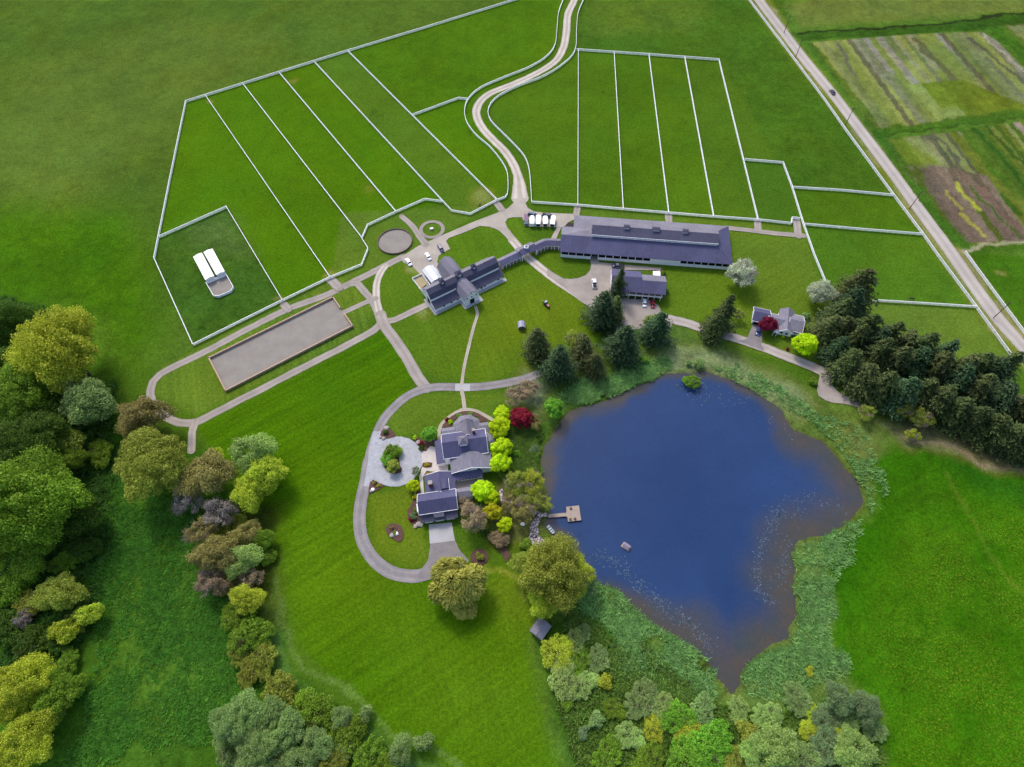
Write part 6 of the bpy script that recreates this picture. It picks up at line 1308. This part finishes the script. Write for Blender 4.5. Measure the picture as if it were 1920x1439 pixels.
# --- shrubs south and south-east of the pond
for a_ in (('bush', 'yellowgreen', 1045, 1225, 34, 'yellow-green thicket just below the lower garden shed'), ('bush', 'pale', 1075, 1205, 24, 'green thicket right of the lower garden shed'), ('bush', 'sage', 1092, 1190, 18, 'pale shrub on the marsh side of the shed'), ('bush', 'pale', 1055, 1270, 34, 'green thicket on the lawn edge, second below the shed'),
           ('bush', 'pale', 1090, 1285, 28, 'pale green bush at the foot of the lawn-edge thicket'), ('bush', 'sage', 1122, 1236, 24, 'pale sage bush in the marsh right of the thicket'), ('shrub', 'yellowgreen', 1135, 1277, 17, 'round yellow-green bush alone in the marsh'), ('shrub', 'mid', 1062, 1322, 13, 'small bush at the lawn corner below the thicket'),
           ('bush', 'sage', 1205, 1312, 34, 'large sage bush left of the narrow ditch'), ('bush', 'pale', 1238, 1325, 26, 'green bush against the narrow ditch'), ('shrub', 'sage', 1120, 1350, 18, 'small pale bush low in the marsh'), ('shrub', 'grey', 1095, 1372, 13, 'greyish shrub near the lawn edge at the bottom'),
           ('bush', 'bright', 1270, 1345, 32, 'bright green bush right of the narrow ditch'), ('bush', 'yellowgreen', 1292, 1372, 28, 'lime bush centre right of the ditch'), ('bush', 'bright', 1330, 1400, 44, 'big bright green bush at the bottom centre right'), ('bush', 'bright', 1285, 1425, 40, 'lime bush on the bottom edge'),
           ('shrub', 'olive', 1405, 1380, 26, 'olive bush between the bright and pale bushes'), ('med', 'pale', 1455, 1400, 44, 'pale yellow-green willow at the bottom right'), ('med', 'pale', 1420, 1425, 30, 'small pale willow at the bottom edge'), ('bush', 'sage', 1500, 1420, 36, 'sage thicket at the bottom between pale willows'),
           ('med', 'pale', 1600, 1405, 40, 'pale willow at the meadow corner'), ('bush', 'grey', 1550, 1400, 34, 'greyish thicket left of the meadow corner willow'), ('med', 'grey', 1624, 1328, 30, 'round grey-green willow on the meadow edge'), ('med', 'grey', 1575, 1310, 30, 'grey-green willow left of the round one'),
           ('bush', 'grey', 1548, 1345, 26, 'grey thicket below the grey-green willows'), ('bush', 'yellowgreen', 1527, 1337, 17, 'small lime bush among grey willows, upper'), ('bush', 'yellowgreen', 1517, 1367, 20, 'small lime bush among grey willows, lower'), ('bush', 'yellowgreen', 1565, 1372, 20, 'lime bush among grey willows, right'),
           ('shrub', 'yellowgreen', 1518, 1258, 10, 'tiny yellowish bush on the pale reed bank'), ('bush', 'sage', 1318, 1330, 26, 'pale marsh bush below the pond tip'), ('bush', 'pale', 1385, 1330, 22, 'low pale bush right of the pond tip'), ('bush', 'sage', 1640, 1370, 22, 'sage bush on the meadow boundary below the round willow'),
           ('bush', 'olive', 1375, 1428, 28, 'olive bush on the bottom edge beside the pale willow'), ('bush', 'pale', 1180, 1380, 26, 'low pale scrub right of the small marsh bush at the bottom'), ('bush', 'mid', 1140, 1415, 30, 'green scrub at the bottom edge near the lawn tip'),
           ('bush', 'yellowgreen', 1225, 1365, 24, 'yellowish scrub below the large sage bush'), ('bush', 'mid', 1215, 1425, 30, 'green scrub at the bottom edge left of the bright green bush'), ('bush', 'pale', 1440, 1345, 28, 'pale scrub above the bottom right willow'),
           ('bush', 'sage', 1495, 1310, 28, 'pale scrub left of the small yellow-green bushes'), ('bush', 'sage', 1590, 1350, 26, 'sage scrub between round willow and meadow corner willow'), ('bush', 'mid', 1085, 1240, 24, 'green scrub between the shed thicket and the sage marsh bush'), ('bush', 'mid', 1150, 1330, 20, 'low green scrub left of the large sage bush')):
    T(*a_, cat='shrub', name='shrub', group='marsh shrubs south of the pond', zs=.62 if a_[0] == 'bush' else .85)
# ============================================================ growth nobody could count
def tufts(name, polys, n, hgt, wid, mat, label, seed, avoid=None, z=0.0, warp=0):
    rs = np.random.RandomState(seed); C = []
    for pl in polys:
        w = PP(pl); a_ = np.array(w); lo = a_.min(0); hi = a_.max(0); k = int(n * 1.0 / len(polys)); q = lo + rs.rand(k * 2, 2) * (hi - lo)
        d = sdf(q[:, 0], q[:, 1], w) + (fbm(q[:, 0], q[:, 1], 10, 6, 3) - .5) * 15; dp = sdf(q[:, 0], q[:, 1], POND); q = q[(d < 0) & (dp > (avoid if avoid is not None else -99))]
        dens = fbm(q[:, 0], q[:, 1], 7, seed, 3); q = q[dens > .2 + .5 * rs.rand(len(q))]; C.append(q[:k])
    C = np.vstack(C); m_ = len(C); V = []; cl = 5
    ang = rs.rand(m_, cl) * 2 * np.pi; lean = rs.rand(m_, cl) * 1.1 + .7; hh = hgt * (.5 + .8 * rs.rand(m_, cl)); ww = wid * (.6 + .8 * rs.rand(m_, cl))
    bx = C[:, None, 0] + np.cos(ang) * .15; by = C[:, None, 1] + np.sin(ang) * .15; tx = bx + np.cos(ang) * lean * hh; ty = by + np.sin(ang) * lean * hh
    sx = -np.sin(ang) * ww; sy = np.cos(ang) * ww; z0 = np.full(bx.shape, z - .1); zt = z + hh
    V = np.stack([np.stack([bx - sx, by - sy, z0], -1), np.stack([bx + sx, by + sy, z0], -1), np.stack([tx + sx * .5, ty + sy * .5, zt], -1), np.stack([tx - sx * .5, ty - sy * .5, zt * .96], -1)], 2).reshape(-1, 3)
    me = np_mesh(name, V, np.arange(len(V)).reshape(-1, 4)); return tag(link(name, me, mat), label, 'plants', None, 'stuff')
MREED = leafmat('reed_leaf', [(84, 124, 62), (108, 146, 78), (138, 168, 102)])
MMEAD = leafmat('meadow_leaf', [(56, 104, 26), (74, 124, 34), (98, 140, 50)])
MSCR = leafmat('marsh_leaf', [(58, 98, 28), (84, 124, 42), (122, 148, 66)])
MUND = leafmat('undergrowth_leaf', [(42, 76, 22), (58, 94, 30), (78, 114, 42)])
marsh = [[(1100, 1060), (1200, 1130), (1320, 1225), (1370, 1310), (1300, 1330), (1180, 1260), (1085, 1150)], [(1485, 1010), (1610, 975), (1565, 1100), (1590, 1290), (1500, 1340), (1380, 1320), (1400, 1240), (1490, 1180)],
         [(1320, 690), (1440, 740), (1540, 820), (1610, 900), (1640, 960), (1655, 900), (1630, 800), (1520, 760), (1400, 700), (1280, 655)], [(1060, 780), (1160, 730), (1260, 695), (1270, 670), (1180, 690), (1050, 740)]]
tufts('reed_bed', marsh, 26000, .75, .10, MREED, 'pale blue-green reeds and sedge ringing the pond', 3, avoid=.2)
tufts('marsh_growth', [[(1040, 1120), (1110, 1150), (1300, 1300), (1500, 1330), (1660, 1439), (1080, 1439), (1050, 1300)], [(960, 790), (1010, 770), (1030, 850), (1020, 900), (960, 930)]], 26000, .9, .17, MSCR, 'rank green marsh growth between the shrubs', 5, avoid=.5)
tufts('meadow_growth', [[(200, 880), (360, 960), (480, 1130), (500, 1290), (400, 1400), (130, 1439), (180, 1100)]], 15000, .55, .12, MMEAD, 'tall uneven grass of the lower left meadow', 7)
tufts('undergrowth', [[(0, 560), (80, 590), (210, 720), (240, 840), (200, 1000), (180, 1200), (0, 1300)]], 16000, 1.0, .2, MUND, 'dark leafy undergrowth beneath the left wood', 9)
0 and tufts('ditch_growth', [[(1485, 62), (1700, 46), (1930, 20), (1930, 46), (1700, 64), (1510, 76)], [(1640, 246), (1740, 236), (1930, 210), (1930, 222), (1740, 248), (1650, 260)]], 5000, .9, .2, MMEAD, 'rough dark grass along the field ditches', 11)
# lily pads
rs = np.random.RandomState(12); pads = []
for pth, n_, sp_ in (([(1120, 1046), (1150, 1048), (1185, 1080), (1215, 1115), (1250, 1140), (1290, 1165), (1318, 1195), (1335, 1215)], 420, 2.6), ([(1470, 955), (1445, 985), (1425, 1040), (1418, 1090), (1432, 1120), (1450, 1130)], 330, 1.8), ([(1440, 960), (1480, 962), (1520, 935), (1560, 945), (1585, 960)], 130, 3.0), ([(1445, 1095), (1480, 1060), (1470, 1010)], 160, 3), ([(1300, 742), (1390, 752), (1500, 830)], 90, 4), ([(1270, 722), (1300, 730), (1320, 722)], 90, 1.6)):
    w = catmull(PP(pth), .6)
    for i in range(n_):
        p = w[rs.randint(len(w))]; pads.append((p[0] + rs.normal() * sp_ * .6, p[1] + rs.normal() * sp_ * .6, .10 + .16 * rs.rand()))
mb = MB()
for x, y, r_ in pads:
    if sdf(np.array([x]), np.array([y]), POND)[0] > -.5: continue
    a0 = rs.rand() * 6.28; mb.poly([(x + r_ * math.cos(a0 + t_ * 5.8 / 6), y + r_ * math.sin(a0 + t_ * 5.8 / 6), -.335 + .02 * (t_ == 3)) for t_ in range(7)])
tag(mb.build('lily_pads', leafmat('lily_pad', [(48, 66, 74), (66, 84, 98), (86, 96, 116)], transl=.05)), 'scattered pale lily pads floating along the pond margins', 'plants', None, 'stuff')
# boulders in the beds
for i, (x, y, r_, l_) in enumerate(((725, 803, 1.0, 'pale boulder at the top of the north rock bed'), (719, 822, .8, 'boulder at the lower end of the north rock bed'), (713, 820, .6, 'small boulder beside the court entrance'), (784, 830, .9, 'pale boulder in the bed above the court'), (699, 918, .7, 'white stone in the south rock bed'), (696, 921, .6, 'small stone at the tip of the south rock bed'),
                     (735, 1004, .9, 'tan boulder in the egg-shaped lawn bed'), (743, 1001, .8, 'white boulder in the egg-shaped lawn bed'), (785, 983, 1.0, 'boulder left of the garage front'), (779, 987, .8, 'low boulder nearest the apron'), (790, 985, .7, 'small boulder beside the garage corner'), (751, 845, .6, 'stone on the right rim of the court island'), (980, 983, .8, 'small white stone on the garden slope'))):
    g_ = P(x, y, .3); bm = bmesh.new(); bmesh.ops.create_icosphere(bm, subdivisions=2, radius=r_); rs_ = random.Random(i)
    for v_ in bm.verts: v_.co *= rs_.uniform(.82, 1.12); v_.co.z *= .6
    me = bpy.data.meshes.new('boulder'); bm.to_mesh(me); bm.free(); o = link('boulder', me, MROCK if i not in (4, 7, 12) else MW); o.location = (*g_, .25); tag(o, l_, 'boulder', 'boulders in the garden beds')
